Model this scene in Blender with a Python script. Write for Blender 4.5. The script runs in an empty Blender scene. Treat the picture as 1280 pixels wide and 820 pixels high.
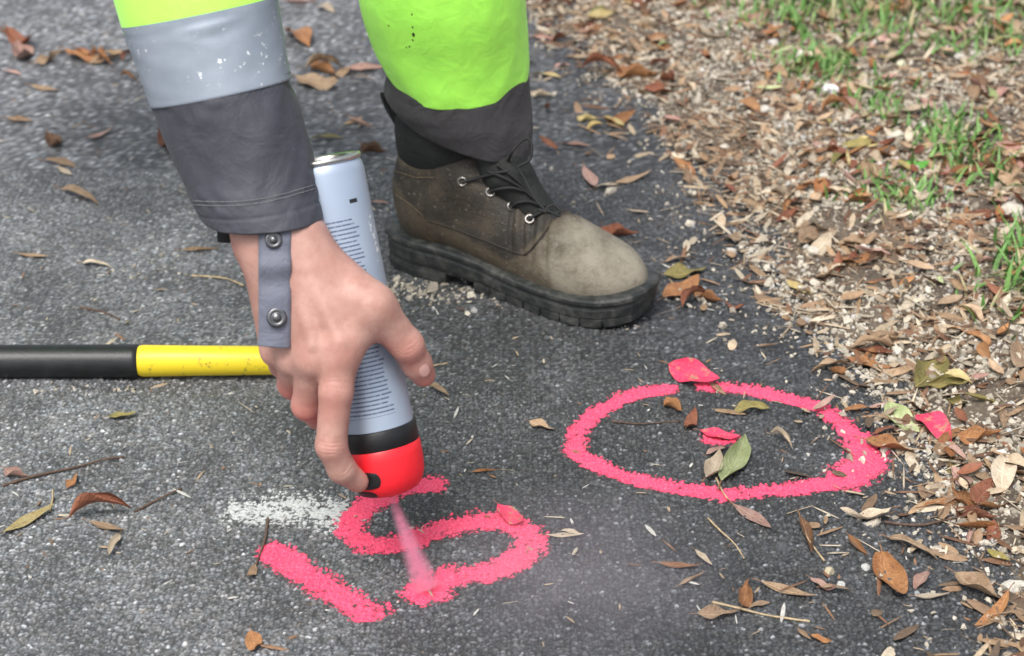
import bpy, math, random
import numpy as np
from mathutils import Vector, Matrix
from mathutils.bvhtree import BVHTree

R = math.radians
rng = np.random.default_rng(7)
random.seed(7)
scene = bpy.context.scene
COL = scene.collection

# ------------------------------------------------------------------ camera
PITCH, FPX, CAMH = R(28), 2400.0, 1.0
cam_d = bpy.data.cameras.new('camera')
cam = bpy.data.objects.new('camera', cam_d); COL.objects.link(cam)
cam.location = (0, 0, CAMH)
cam.rotation_euler = (R(90) - PITCH, 0, 0)
cam_d.sensor_width = 36.0
cam_d.lens = FPX / 1280 * 36.0
cam_d.clip_start = 0.05
cam_d.clip_end = 500
cam_d.dof.use_dof = True
cam_d.dof.focus_distance = 1.80
cam_d.dof.aperture_fstop = 7.1
scene.camera = cam

# ------------------------------------------------------------------ world, sun, exposure
SUN_EL, SUN_AZ = R(62), R(205)          # azimuth clockwise from +Y
world = bpy.data.worlds.new('World'); scene.world = world
world.use_nodes = True
wn = world.node_tree; wn.nodes.clear()
w_out = wn.nodes.new('ShaderNodeOutputWorld')
w_bg = wn.nodes.new('ShaderNodeBackground')
w_sky = wn.nodes.new('ShaderNodeTexSky')
w_sky.sky_type = 'NISHITA'; w_sky.sun_disc = False
w_sky.sun_elevation = SUN_EL; w_sky.sun_rotation = SUN_AZ
w_sky.air_density = 1.0; w_sky.dust_density = 4.0
w_hs = wn.nodes.new('ShaderNodeHueSaturation')
w_hs.inputs['Saturation'].default_value = 0.42      # overcast: a nearly colourless sky
wn.links.new(w_sky.outputs[0], w_hs.inputs['Color'])
wn.links.new(w_hs.outputs[0], w_bg.inputs['Color'])
w_bg.inputs['Strength'].default_value = 0.125
wn.links.new(w_bg.outputs[0], w_out.inputs['Surface'])

sun_d = bpy.data.lights.new('sun', 'SUN')
sun_d.energy = 1.5; sun_d.angle = R(24); sun_d.color = (1.0, 0.975, 0.94)
sun = bpy.data.objects.new('sun', sun_d); COL.objects.link(sun)
sd = Vector((math.sin(SUN_AZ) * math.cos(SUN_EL), math.cos(SUN_AZ) * math.cos(SUN_EL), math.sin(SUN_EL)))
sun.rotation_euler = sd.to_track_quat('Z', 'Y').to_euler()
sun.location = sd * 10

scene.view_settings.view_transform = 'Standard'
scene.view_settings.look = 'None'
scene.view_settings.gamma = 1.0
scene.view_settings.use_curve_mapping = False
scene.view_settings.exposure = 0.74
scene.render.engine = 'CYCLES'
scene.cycles.use_denoising = True
scene.cycles.max_bounces = 6
scene.cycles.volume_bounces = 5
scene.cycles.volume_step_rate = 1.0

# ------------------------------------------------------------------ pixel -> place
CAM = np.array([0, 0, CAMH])
FW = np.array([0, math.cos(PITCH), -math.sin(PITCH)])
UP = np.array([0, math.sin(PITCH), math.cos(PITCH)])
RT = np.array([1.0, 0, 0])

def ray(px, py):
    return FW + (px - 640) / FPX * RT - (py - 410) / FPX * UP

def P(px, py, t):                      # pixel + distance along the optical axis
    return CAM + t * ray(px, py)

def G(px, py, z=0.0):                  # pixel on the ground plane
    d = ray(px, py)
    return CAM + d * ((z - CAMH) / d[2])

# ------------------------------------------------------------------ helpers
def link(o, parent=None):
    COL.objects.link(o)
    if parent is not None:
        o.parent = parent
    return o

def tag(o, label=None, cat=None, group=None, kind=None):
    if label: o['label'] = label
    if cat: o['category'] = cat
    if group: o['group'] = group
    if kind: o['kind'] = kind
    return o

def mesh_np(name, V, F, smooth=True):
    V = np.asarray(V, dtype=np.float32); F = np.asarray(F, dtype=np.int32)
    me = bpy.data.meshes.new(name)
    k = F.shape[1]
    me.vertices.add(len(V)); me.vertices.foreach_set('co', V.ravel())
    me.loops.add(F.size); me.loops.foreach_set('vertex_index', F.ravel())
    me.polygons.add(len(F))
    me.polygons.foreach_set('loop_start', np.arange(0, F.size, k, dtype=np.int32))
    me.update(calc_edges=True)
    me.polygons.foreach_set('use_smooth', np.full(len(F), smooth, dtype=bool))
    me.validate()
    return me

def mesh_py(name, V, F, smooth=True):
    me = bpy.data.meshes.new(name)
    me.from_pydata([tuple(map(float, v)) for v in V], [], [tuple(int(i) for i in f) for f in F])
    me.polygons.foreach_set('use_smooth', np.full(len(me.polygons), smooth, dtype=bool))
    me.update()
    return me

def obj(name, me, mat=None, parent=None):
    o = bpy.data.objects.new(name, me)
    if mat is not None:
        me.materials.clear(); me.materials.append(mat)
    return link(o, parent)

def set_attr(me, name, arr):
    arr = np.asarray(arr, dtype=np.float32)
    if arr.ndim == 1:
        a = me.attributes.new(name, 'FLOAT', 'POINT'); a.data.foreach_set('value', arr)
    else:
        if arr.shape[1] == 3:
            arr = np.concatenate([arr, np.ones((len(arr), 1), np.float32)], 1)
        a = me.attributes.new(name, 'FLOAT_COLOR', 'POINT'); a.data.foreach_set('color', arr.ravel())

def set_uv(me, uv):                    # per-vertex uv -> loops
    uv = np.asarray(uv, dtype=np.float32)
    li = np.zeros(len(me.loops), dtype=np.int32); me.loops.foreach_get('vertex_index', li)
    l = me.uv_layers.new(name='UVMap'); l.data.foreach_set('uv', uv[li].ravel())

def fix_normals(me):
    import bmesh
    bm = bmesh.new(); bm.from_mesh(me)
    bmesh.ops.recalc_face_normals(bm, faces=bm.faces)
    bm.to_mesh(me); bm.free()

def ss(a, b, x):
    t = np.clip((x - a) / (b - a), 0, 1)
    return t * t * (3 - 2 * t)

def hash2(ix, iy, s):
    v = np.sin(ix * 127.1 + iy * 311.7 + s * 74.7) * 43758.5453
    return v - np.floor(v)

def vnoise(x, y, sc, s=0):
    x = np.asarray(x, float) / sc; y = np.asarray(y, float) / sc
    ix = np.floor(x); iy = np.floor(y); fx = x - ix; fy = y - iy
    fx = fx * fx * (3 - 2 * fx); fy = fy * fy * (3 - 2 * fy)
    a = hash2(ix, iy, s); b = hash2(ix + 1, iy, s); c = hash2(ix, iy + 1, s); d = hash2(ix + 1, iy + 1, s)
    return a + (b - a) * fx + (c - a) * fy + (a - b - c + d) * fx * fy

def fbm(x, y, sc, s=0, o=3):
    v = 0; a = 0.5
    for i in range(o):
        v = v + a * vnoise(x, y, sc / 2 ** i, s + i * 13); a *= 0.5
    return v / (1 - 0.5 ** o)

def worley(x, y, c, s=0):
    gx = np.floor(x / c); gy = np.floor(y / c)
    f1 = np.full(x.shape, 9.0); f2 = np.full(x.shape, 9.0); rid = np.zeros(x.shape); rid2 = np.zeros(x.shape)
    for dx in (-1, 0, 1):
        for dy in (-1, 0, 1):
            cx = gx + dx; cy = gy + dy
            px = (cx + 0.1 + 0.8 * hash2(cx, cy, s)) * c; py = (cy + 0.1 + 0.8 * hash2(cx, cy, s + 5)) * c
            ang = hash2(cx, cy, s + 3) * 3.14159
            ex = (x - px) * np.cos(ang) + (y - py) * np.sin(ang)
            ey = -(x - px) * np.sin(ang) + (y - py) * np.cos(ang)
            d = np.sqrt(ex * ex * 0.75 + ey * ey * 1.35) / c
            near = d < f1
            f2 = np.where(near, f1, np.minimum(f2, d))
            rid = np.where(near, hash2(cx, cy, s + 9), rid); rid2 = np.where(near, hash2(cx, cy, s + 17), rid2)
            f1 = np.where(near, d, f1)
    return f1, f2, rid, rid2

def smin(a, b, k):
    h = np.clip(0.5 + 0.5 * (b - a) / k, 0, 1)
    return b + (a - b) * h - k * h * (1 - h)

def sd_cone(p, a, b, ra, rb):
    a = np.asarray(a, np.float32); b = np.asarray(b, np.float32)
    ab = b - a
    h = np.clip(((p - a) @ ab) / (ab @ ab + 1e-9), 0, 1)
    return np.linalg.norm(p - a - h[..., None] * ab, axis=-1) - (ra + (rb - ra) * h)

def sd_ell(p, c, r):
    q = (p - np.asarray(c, np.float32)); r = np.asarray(r, np.float32)
    k0 = np.linalg.norm(q / r, axis=-1); k1 = np.linalg.norm(q / (r * r), axis=-1)
    return k0 * (k0 - 1) / np.maximum(k1, 1e-6)

def grid3(lo, hi, h):
    ax = [np.arange(lo[i], hi[i] + h, h, dtype=np.float32) for i in range(3)]
    return np.stack(np.meshgrid(*ax, indexing='ij'), -1)

def surface_nets(f, lo, h):
    s = f < 0
    nx, ny, nz = f.shape
    cnt = np.zeros((nx - 1, ny - 1, nz - 1), np.int8)
    for a in (0, 1):
        for b in (0, 1):
            for c in (0, 1):
                cnt += s[a:nx - 1 + a, b:ny - 1 + b, c:nz - 1 + c]
    mixed = (cnt > 0) & (cnt < 8)
    I = np.argwhere(mixed)
    idx = -np.ones(mixed.shape, np.int64); idx[mixed] = np.arange(len(I))
    pos = np.zeros((len(I), 3)); n = np.zeros(len(I))
    corners = [(a, b, c) for a in (0, 1) for b in (0, 1) for c in (0, 1)]
    for ca in corners:
        for ax in range(3):
            if ca[ax] == 0:
                cb = list(ca); cb[ax] = 1
                fa = f[I[:, 0] + ca[0], I[:, 1] + ca[1], I[:, 2] + ca[2]]
                fb = f[I[:, 0] + cb[0], I[:, 1] + cb[1], I[:, 2] + cb[2]]
                m = (fa < 0) != (fb < 0)
                t = np.where(m, fa / np.where(m, fa - fb, 1), 0)
                q = np.tile(np.array(ca, float), (len(I), 1)); q[:, ax] = t
                pos += np.where(m[:, None], q, 0); n += m
    V = (I + pos / n[:, None]) * h + np.asarray(lo)
    Q = []
    for ax in range(3):
        sl0 = [slice(1, -1)] * 3; sl1 = [slice(1, -1)] * 3
        sl0[ax] = slice(0, -1); sl1[ax] = slice(1, None)
        a = s[tuple(sl0)]; b = s[tuple(sl1)]
        E = np.argwhere(a != b)
        if len(E) == 0: continue
        ins = a[E[:, 0], E[:, 1], E[:, 2]]
        base = E.copy()
        o1, o2 = (ax + 1) % 3, (ax + 2) % 3
        base[:, o1] += 1; base[:, o2] += 1
        def cell(d1, d2):
            c = base.copy(); c[:, o1] -= d1; c[:, o2] -= d2
            return idx[c[:, 0], c[:, 1], c[:, 2]]
        q = np.stack([cell(1, 1), cell(0, 1), cell(0, 0), cell(1, 0)], 1)
        q[~ins] = q[~ins][:, ::-1]
        Q.append(q)
    Q = np.concatenate(Q); Q = Q[(Q >= 0).all(1)]
    return V, Q

def catmull(pts, n):
    pts = np.asarray(pts, float)
    k = len(pts)
    u = np.linspace(0, k - 1, n); i = np.clip(np.floor(u).astype(int), 0, k - 2); t = (u - i)[:, None]
    p0 = pts[np.clip(i - 1, 0, k - 1)]; p1 = pts[i]; p2 = pts[i + 1]; p3 = pts[np.clip(i + 2, 0, k - 1)]
    return 0.5 * ((2 * p1) + (-p0 + p2) * t + (2 * p0 - 5 * p1 + 4 * p2 - p3) * t ** 2 + (-p0 + 3 * p1 - 3 * p2 + p3) * t ** 3)

def tube(pts, r, seg=6, n=None, cap=True):
    pts = catmull(pts, n) if n else np.asarray(pts, float)
    r = np.broadcast_to(np.asarray(r, float), (len(pts),)) if np.ndim(r) == 0 else np.interp(np.linspace(0, 1, len(pts)), np.linspace(0, 1, len(r)), r)
    T = np.gradient(pts, axis=0); T /= np.linalg.norm(T, axis=1)[:, None] + 1e-12
    up = np.array([0, 0, 1.0]) if abs(T[0][2]) < 0.9 else np.array([1.0, 0, 0])
    V = []; 
    nrm = np.cross(T[0], up); nrm /= np.linalg.norm(nrm)
    for i in range(len(pts)):
        nrm = nrm - T[i] * (nrm @ T[i]); nrm /= np.linalg.norm(nrm); b = np.cross(T[i], nrm)
        for j in range(seg):
            a = 2 * math.pi * j / seg
            V.append(pts[i] + r[i] * (math.cos(a) * nrm + math.sin(a) * b))
    F = [(i * seg + j, i * seg + (j + 1) % seg, (i + 1) * seg + (j + 1) % seg, (i + 1) * seg + j)
         for i in range(len(pts) - 1) for j in range(seg)]
    if cap:
        F.append(tuple(range(seg))[::-1]); F.append(tuple((len(pts) - 1) * seg + j for j in range(seg)))
    return V, F

def join(parts):
    V = []; F = []
    for v, f in parts:
        o = len(V); V += list(v); F += [tuple(i + o for i in q) for q in f]
    return V, F

def frame(axis, xhint):
    z = np.asarray(axis, float); z /= np.linalg.norm(z)
    x = np.asarray(xhint, float); x = x - z * (x @ z); x /= np.linalg.norm(x)
    return x, np.cross(z, x), z

# ------------------------------------------------------------------ materials
class NT:
    def __init__(s, name):
        s.m = bpy.data.materials.new(name); s.m.use_nodes = True
        s.t = s.m.node_tree; s.t.nodes.clear()
        s.out = s.n('ShaderNodeOutputMaterial')
    def n(s, typ, **kw):
        nd = s.t.nodes.new(typ)
        for k, v in kw.items(): setattr(nd, k, v)
        return nd
    def put(s, sock, v):
        if hasattr(v, 'bl_idname') or hasattr(v, 'is_output'):
            s.t.links.new(v, sock)
        elif isinstance(v, (tuple, list)):
            sock.default_value = tuple(v) + ((1,) if len(v) == 3 and len(sock.default_value) == 4 else ())
        else:
            sock.default_value = v
    def math(s, op, a, b=0.0, c=None):
        nd = s.n('ShaderNodeMath', operation=op)
        s.put(nd.inputs[0], a); s.put(nd.inputs[1], b)
        if c is not None: s.put(nd.inputs[2], c)
        return nd.outputs[0]
    def mix(s, f, a, b, blend='MIX'):
        nd = s.n('ShaderNodeMix', data_type='RGBA', blend_type=blend)
        s.put(nd.inputs[0], f); s.put(nd.inputs[6], a); s.put(nd.inputs[7], b)
        return nd.outputs[2]
    def noise(s, scale, detail=4, rough=0.55, vec=None, dist=0.0, out=0):
        nd = s.n('ShaderNodeTexNoise'); nd.inputs['Scale'].default_value = scale
        nd.inputs['Detail'].default_value = detail; nd.inputs['Roughness'].default_value = rough
        nd.inputs['Distortion'].default_value = dist
        if vec is not None: s.t.links.new(vec, nd.inputs['Vector'])
        return nd.outputs[out]
    def ramp(s, f, a, b):
        nd = s.n('ShaderNodeMapRange'); nd.interpolation_type = 'SMOOTHSTEP'
        s.put(nd.inputs[0], f); nd.inputs[1].default_value = a; nd.inputs[2].default_value = b
        return nd.outputs[0]
    def attr(s, name, out='Color'):
        nd = s.n('ShaderNodeAttribute', attribute_name=name); return nd.outputs[out]
    def obj_co(s):
        return s.n('ShaderNodeTexCoord').outputs['Object']
    def uv(s):
        nd = s.n('ShaderNodeSeparateXYZ'); s.t.links.new(s.n('ShaderNodeTexCoord').outputs['UV'], nd.inputs[0])
        return nd.outputs[0], nd.outputs[1]
    def bump(s, h, strength=0.5, dist=0.001, nrm=None):
        nd = s.n('ShaderNodeBump'); nd.inputs['Strength'].default_value = strength; nd.inputs['Distance'].default_value = dist
        s.put(nd.inputs['Height'], h)
        if nrm is not None: s.t.links.new(nrm, nd.inputs['Normal'])
        return nd.outputs[0]
    def bsdf(s, color, rough=0.6, normal=None, **kw):
        b = s.n('ShaderNodeBsdfPrincipled')
        s.put(b.inputs['Base Color'], color); s.put(b.inputs['Roughness'], rough)
        if normal is not None: s.t.links.new(normal, b.inputs['Normal'])
        for k, v in kw.items(): s.put(b.inputs[k.replace('_', ' ')], v)
        s.t.links.new(b.outputs[0], s.out.inputs['Surface'])
        return s.m

def simple(name, c, rough=0.6, var=0.25, scale=60, bscale=400, bstr=0.3, bdist=0.0006, **kw):
    t = NT(name); co = t.obj_co()
    n = t.noise(scale, 5, 0.6, co)
    dark = tuple(x * (1 - var) for x in c); lite = tuple(min(1, x * (1 + var)) for x in c)
    colr = t.mix(t.ramp(n, 0.3, 0.7), dark, lite)
    b = t.bump(t.noise(bscale, 3, 0.6, co), bstr, bdist)
    return t.bsdf(colr, rough, b, **kw)

def m_asphalt():
    t = NT('asphalt'); co = t.obj_co()
    c = t.attr('col')
    stain = t.ramp(t.noise(5.0, 4, 0.6, co), 0.35, 0.7)
    c = t.mix(t.math('MULTIPLY', stain, 0.35), c, (0.62, 0.62, 0.64), 'MULTIPLY')
    fine = t.noise(1400, 2, 0.6, co)
    c = t.mix(0.5, c, t.mix(t.ramp(fine, 0.3, 0.75), (0.45, 0.45, 0.45), (1.5, 1.5, 1.5)), 'MULTIPLY')
    b = t.bump(t.noise(1100, 3, 0.65, co), 0.7, 0.0009)
    rough = t.math('ADD', 0.36, t.math('MULTIPLY', t.noise(300, 2, 0.5, co), 0.35))
    return t.bsdf(c, rough, b)

def m_paint(name, c1, c2):
    t = NT(name); co = t.obj_co()
    n = t.noise(700, 3, 0.6, co)
    c = t.mix(t.ramp(n, 0.35, 0.68), c1, c2)
    c = t.mix(t.math('MULTIPLY', t.ramp(t.noise(60, 4, 0.6, co), 0.45, 0.7), 0.35), c, c2)
    t.bsdf(c, 0.7, t.bump(t.noise(1300, 2, 0.5, co), 0.3, 0.0005))
    b = [n_ for n_ in t.t.nodes if n_.bl_idname == 'ShaderNodeBsdfPrincipled'][0]
    tr = t.n('ShaderNodeBsdfTransparent'); mx = t.n('ShaderNodeMixShader')
    k = t.math('ADD', t.attr('cover', 'Fac'), t.math('MULTIPLY', t.math('SUBTRACT', t.noise(1500, 2, 0.6, co), 0.5), 0.9))
    t.put(mx.inputs[0], t.math('MULTIPLY', t.ramp(k, 0.15, 0.95), 0.95))
    t.t.links.new(tr.outputs[0], mx.inputs[1]); t.t.links.new(b.outputs[0], mx.inputs[2]); t.t.links.new(mx.outputs[0], t.out.inputs['Surface'])
    return t.m

def m_leaf(name, c1, c2, c3, painted=None):
    t = NT(name); u, v = t.uv(); co = t.obj_co()
    rnd = t.n('ShaderNodeObjectInfo').outputs['Random']
    off = t.n('ShaderNodeVectorMath', operation='ADD'); t.t.links.new(co, off.inputs[0])
    cm = t.n('ShaderNodeCombineXYZ'); t.put(cm.inputs[0], t.math('MULTIPLY', rnd, 37.0)); t.put(cm.inputs[1], t.math('MULTIPLY', rnd, 11.0))
    t.t.links.new(cm.outputs[0], off.inputs[1])
    vec = off.outputs[0]
    n = t.noise(3.2, 5, 0.65, vec); n2 = t.noise(14, 4, 0.7, vec)
    c = t.mix(t.ramp(n, 0.32, 0.66), c1, c2)
    c = t.mix(t.math('MULTIPLY', t.ramp(n2, 0.52, 0.72), 0.7), c, c3)
    rib = t.math('SUBTRACT', 1.0, t.ramp(t.math('ABSOLUTE', v), 0.02, 0.09))
    vw = t.math('SINE', t.math('MULTIPLY', t.math('SUBTRACT', t.math('MULTIPLY', u, 20.0), t.math('MULTIPLY', t.math('ABSOLUTE', v), 3.0)), 3.14159))
    vein = t.ramp(vw, 0.8, 1.0)
    c = t.mix(t.math('MULTIPLY', rib, 0.55), c, tuple(min(1, x * 1.5 + 0.05) for x in c2))
    c = t.mix(t.math('MULTIPLY', vein, 0.22), c, tuple(min(1, x * 1.3 + 0.03) for x in c2))
    if painted:
        c = t.mix(t.ramp(t.noise(6, 4, 0.7, vec), 0.34, 0.50), c, painted)
    val = t.math('ADD', 0.75, t.math('MULTIPLY', rnd, 0.5))
    hs = t.n('ShaderNodeHueSaturation'); t.t.links.new(c, hs.inputs['Color']); t.put(hs.inputs['Value'], 1.0 if painted else val)
    b = t.bump(t.math('ADD', t.math('MULTIPLY', vein, 0.4), n2), 0.5, 0.01)
    return t.bsdf(hs.outputs[0], 0.5, b)

def m_stones():
    t = NT('gravel_stone'); co = t.obj_co()
    c = t.mix(0.6, t.attr('col'), t.mix(t.ramp(t.noise(500, 3, 0.6, co), 0.3, 0.7), (0.6, 0.58, 0.55), (1.25, 1.25, 1.25)), 'MULTIPLY')
    return t.bsdf(c, 0.75, t.bump(t.noise(800, 3, 0.6, co), 0.4, 0.0008))

def m_attr(name, rough=0.6):
    t = NT(name); co = t.obj_co()
    c = t.mix(0.5, t.attr('col'), t.mix(t.ramp(t.noise(160, 4, 0.65, co), 0.3, 0.72), (0.55, 0.55, 0.55), (1.35, 1.35, 1.35)), 'MULTIPLY')
    return t.bsdf(c, rough, t.bump(t.noise(500, 3, 0.6, co), 0.4, 0.001))

def m_soil():
    t = NT('soil'); co = t.obj_co()
    n = t.noise(26, 6, 0.7, co); n2 = t.noise(220, 4, 0.7, co)
    c = t.mix(t.ramp(n, 0.35, 0.65), (0.065, 0.048, 0.035), (0.14, 0.11, 0.08))
    c = t.mix(t.ramp(n2, 0.5, 0.7), c, (0.22, 0.18, 0.135))
    return t.bsdf(c, 0.9, t.bump(n2, 0.9, 0.003))

def m_cloth(name, c, rough=0.75, weave=1500, var=0.12, dirt=0.0, dirtc=(0.05, 0.05, 0.04), sheen=0.2, fold=0.5):
    t = NT(name); co = t.obj_co()
    n = t.noise(30, 5, 0.6, co)
    colr = t.mix(t.ramp(n, 0.3, 0.7), tuple(x * (1 - var) for x in c), tuple(min(1, x * (1 + var)) for x in c))
    if dirt:
        colr = t.mix(t.math('MULTIPLY', t.ramp(t.noise(12, 6, 0.7, co), 0.56, 0.75), dirt), colr, dirtc)
    h = t.math('ADD', t.math('MULTIPLY', t.noise(weave, 2, 0.5, co), 0.25), t.math('MULTIPLY', t.noise(38, 4, 0.55, co, 0.6), 4.0))
    return t.bsdf(colr, rough, t.bump(h, fold, 0.0022), Sheen_Weight=sheen)

M = {}
M['asphalt'] = m_asphalt()
M['pink'] = m_paint('pink_marking_paint', (0.82, 0.040, 0.115), (0.95, 0.13, 0.24))
M['white_paint'] = m_paint('white_marking_paint', (0.42, 0.43, 0.42), (0.58, 0.59, 0.58))
M['stone'] = m_stones(); M['litter'] = m_attr('litter', 0.65); M['grass'] = m_attr('grass_blade', 0.5)
M['soil'] = m_soil()
LEAFC = {
    'tan': ((0.29, 0.185, 0.105), (0.43, 0.30, 0.19), (0.19, 0.095, 0.045)),
    'orange brown': ((0.26, 0.105, 0.036), (0.36, 0.175, 0.070), (0.12, 0.042, 0.018)),
    'rust red': ((0.165, 0.052, 0.026), (0.25, 0.092, 0.046), (0.09, 0.025, 0.015)),
    'olive': ((0.18, 0.16, 0.045), (0.33, 0.27, 0.09), (0.15, 0.075, 0.025)),
    'pale beige': ((0.46, 0.36, 0.25), (0.58, 0.49, 0.37), (0.33, 0.20, 0.11)),
    'dark brown': ((0.10, 0.045, 0.02), (0.17, 0.085, 0.04), (0.05, 0.02, 0.012)),
    'yellow': ((0.38, 0.28, 0.10), (0.48, 0.39, 0.18), (0.30, 0.16, 0.05)),
    'green': ((0.12, 0.22, 0.04), (0.24, 0.32, 0.11), (0.20, 0.20, 0.06)),
    'pale green': ((0.27, 0.32, 0.13), (0.42, 0.46, 0.24), (0.30, 0.26, 0.12)),
    'pinkish': ((0.36, 0.20, 0.16), (0.48, 0.31, 0.25), (0.24, 0.10, 0.07)),
    'bright green': ((0.07, 0.26, 0.03), (0.12, 0.38, 0.05), (0.06, 0.2, 0.03)),
}
for k, v in LEAFC.items(): M['leaf ' + k] = m_leaf('leaf_' + k.replace(' ', '_'), *v)
M['leaf pink'] = m_leaf('leaf_sprayed_pink', *LEAFC['tan'], painted=(0.86, 0.055, 0.135))
M['leafstalk'] = simple('leaf_stalk', (0.20, 0.11, 0.06), 0.7, 0.3, 5)
M['twig'] = simple('twig_bark', (0.10, 0.06, 0.04), 0.8, 0.4, 200)
M['stalk'] = simple('dry_stalk', (0.42, 0.32, 0.19), 0.7, 0.3, 200)
M['lime'] = m_cloth('fluorescent_lime_cloth', (0.415, 1.0, 0.10), 0.7, var=.05, dirt=0.22, dirtc=(0.32, 0.78, 0.05), fold=0.22)
M['hem'] = m_cloth('charcoal_cloth', (0.036, 0.034, 0.037), 0.8, sheen=.05)
M['cuff'] = m_cloth('grey_cuff_cloth', (0.047, 0.048, 0.062), 0.62, sheen=.05, fold=.35)
M['stitch'] = simple('grey_thread', (0.16, 0.16, 0.17), 0.8, 0.2, 300)
M['strap'] = m_cloth('grey_strap_cloth', (0.145, 0.155, 0.20), 0.6)
M['blackfab'] = m_cloth('black_padded_fabric', (0.007, 0.008, 0.008), 0.75, sheen=0.0)
M['tongue'] = m_cloth('dark_green_tongue', (0.010, 0.012, 0.010), 0.7, sheen=0.0)
M['lace'] = simple('black_lace', (0.010, 0.010, 0.011), 0.7, 0.3, 500, 900, 0.6)
M['metal'] = simple('steel', (0.62, 0.60, 0.57), 0.28, 0.1, 100, 500, 0.1, Metallic=1.0)
M['brass'] = simple('dull_brass_metal', (0.34, 0.32, 0.30), 0.32, 0.2, 100, 500, 0.1, Metallic=1.0)
M['snap'] = simple('dark_snap_metal', (0.13, 0.13, 0.135), 0.32, 0.2, 100, 500, 0.1, Metallic=1.0)
M['dark'] = simple('black_plastic', (0.008, 0.008, 0.009), 0.45, 0.2)
M['yellow'] = simple('yellow_fibreglass', (0.82, 0.62, 0.02), 0.42, 0.06, 30, 300, 0.15)
M['grip'] = simple('black_rubber_grip', (0.012, 0.013, 0.014), 0.42, 0.3, 80, 300, 0.35)
M['redcap'] = simple('red_plastic_cap', (0.86, 0.016, 0.028), 0.42, 0.05, 50, 900, 0.08)
M['nail'] = simple('nail', (0.66, 0.38, 0.34), 0.35, 0.05)

def m_yellow():
    t = NT('worn_yellow_fibreglass'); co = t.obj_co()
    c = t.mix(t.ramp(t.noise(70, 6, 0.78, co), 0.57, 0.68), (0.82, 0.63, 0.025), (0.22, 0.15, 0.04))
    return t.bsdf(c, 0.42, t.bump(t.noise(300, 3, 0.6, co), 0.2, 0.0005))
M['yellow'] = m_yellow()

def m_reflect():
    t = NT('silver_reflective_tape'); co = t.obj_co()
    n = t.noise(22, 5, 0.6, co)
    c = t.mix(t.ramp(n, 0.3, 0.7), (0.245, 0.285, 0.335), (0.30, 0.34, 0.395))
    fl = t.ramp(t.noise(150, 4, 0.7, co), 0.62, 0.67)
    zone = t.ramp(t.noise(18, 2, 0.5, co), 0.44, 0.60)
    c = t.mix(t.math('MULTIPLY', fl, zone), c, (0.85, 0.87, 0.88))
    return t.bsdf(c, 0.5, t.bump(t.noise(900, 2, 0.5, co), 0.25, 0.0006), Metallic=0.25)
M['reflect'] = m_reflect()

def m_skin():
    t = NT('skin'); co = t.obj_co()
    n = t.noise(38, 4, 0.6, co); n2 = t.noise(150, 4, 0.65, co)
    red = t.attr('red', 'Fac')
    c = t.mix(t.ramp(n, 0.3, 0.7), (0.405, 0.212, 0.168), (0.53, 0.308, 0.252))
    c = t.mix(t.math('MULTIPLY', red, 0.85), c, (0.54, 0.155, 0.125))
    c = t.mix(t.math('MULTIPLY', t.ramp(n2, 0.45, 0.75), 0.30), c, (0.36, 0.145, 0.11))
    vo = t.n('ShaderNodeTexVoronoi'); vo.inputs['Scale'].default_value = 620; t.t.links.new(co, vo.inputs['Vector'])
    h = t.math('ADD', t.math('MULTIPLY', vo.outputs['Distance'], 0.35), t.math('MULTIPLY', n2, 1.2))
    h = t.math('ADD', h, t.math('MULTIPLY', t.attr('crease', 'Fac'), -1.3))
    return t.bsdf(c, 0.52, t.bump(h, 0.30, 0.0010), Subsurface_Weight=0.06, Subsurface_Radius=(0.008, 0.003, 0.0015), Subsurface_Scale=0.6)
M['skin'] = m_skin()

def m_leather():
    t = NT('worn_brown_leather'); co = t.obj_co()
    tint = t.attr('tint', 'Fac')               # 0 dark quarter panel .. 1 dusty toe
    n = t.noise(26, 6, 0.7, co); n2 = t.noise(120, 5, 0.7, co)
    f = t.math('ADD', tint, t.math('MULTIPLY', t.math('SUBTRACT', n, 0.5), 1.15))
    c = t.mix(t.ramp(f, 0.0, 0.55), (0.020, 0.016, 0.0125), (0.085, 0.066, 0.043))
    c = t.mix(t.ramp(f, 0.55, 1.05), c, (0.25, 0.224, 0.172))
    c = t.mix(t.math('MULTIPLY', t.ramp(n2, 0.55, 0.75), 0.45), c, (0.055, 0.042, 0.028))
    c = t.mix(t.math('MULTIPLY', t.ramp(t.noise(210, 3, 0.6, co), 0.62, 0.74), 0.5), c, (0.34, 0.31, 0.25))
    h = t.math('ADD', t.math('MULTIPLY', n2, 0.8), t.noise(420, 3, 0.6, co))
    return t.bsdf(c, 0.62, t.bump(h, 0.7, 0.0016))
M['leather'] = m_leather()

def m_rubber():
    t = NT('dusty_black_rubber'); co = t.obj_co()
    n = t.noise(60, 6, 0.7, co)
    c = t.mix(t.ramp(n, 0.40, 0.78), (0.016, 0.018, 0.018), (0.10, 0.10, 0.09))
    return t.bsdf(c, 0.55, t.bump(t.noise(260, 4, 0.65, co), 0.5, 0.0014))
M['rubber'] = m_rubber()

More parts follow.
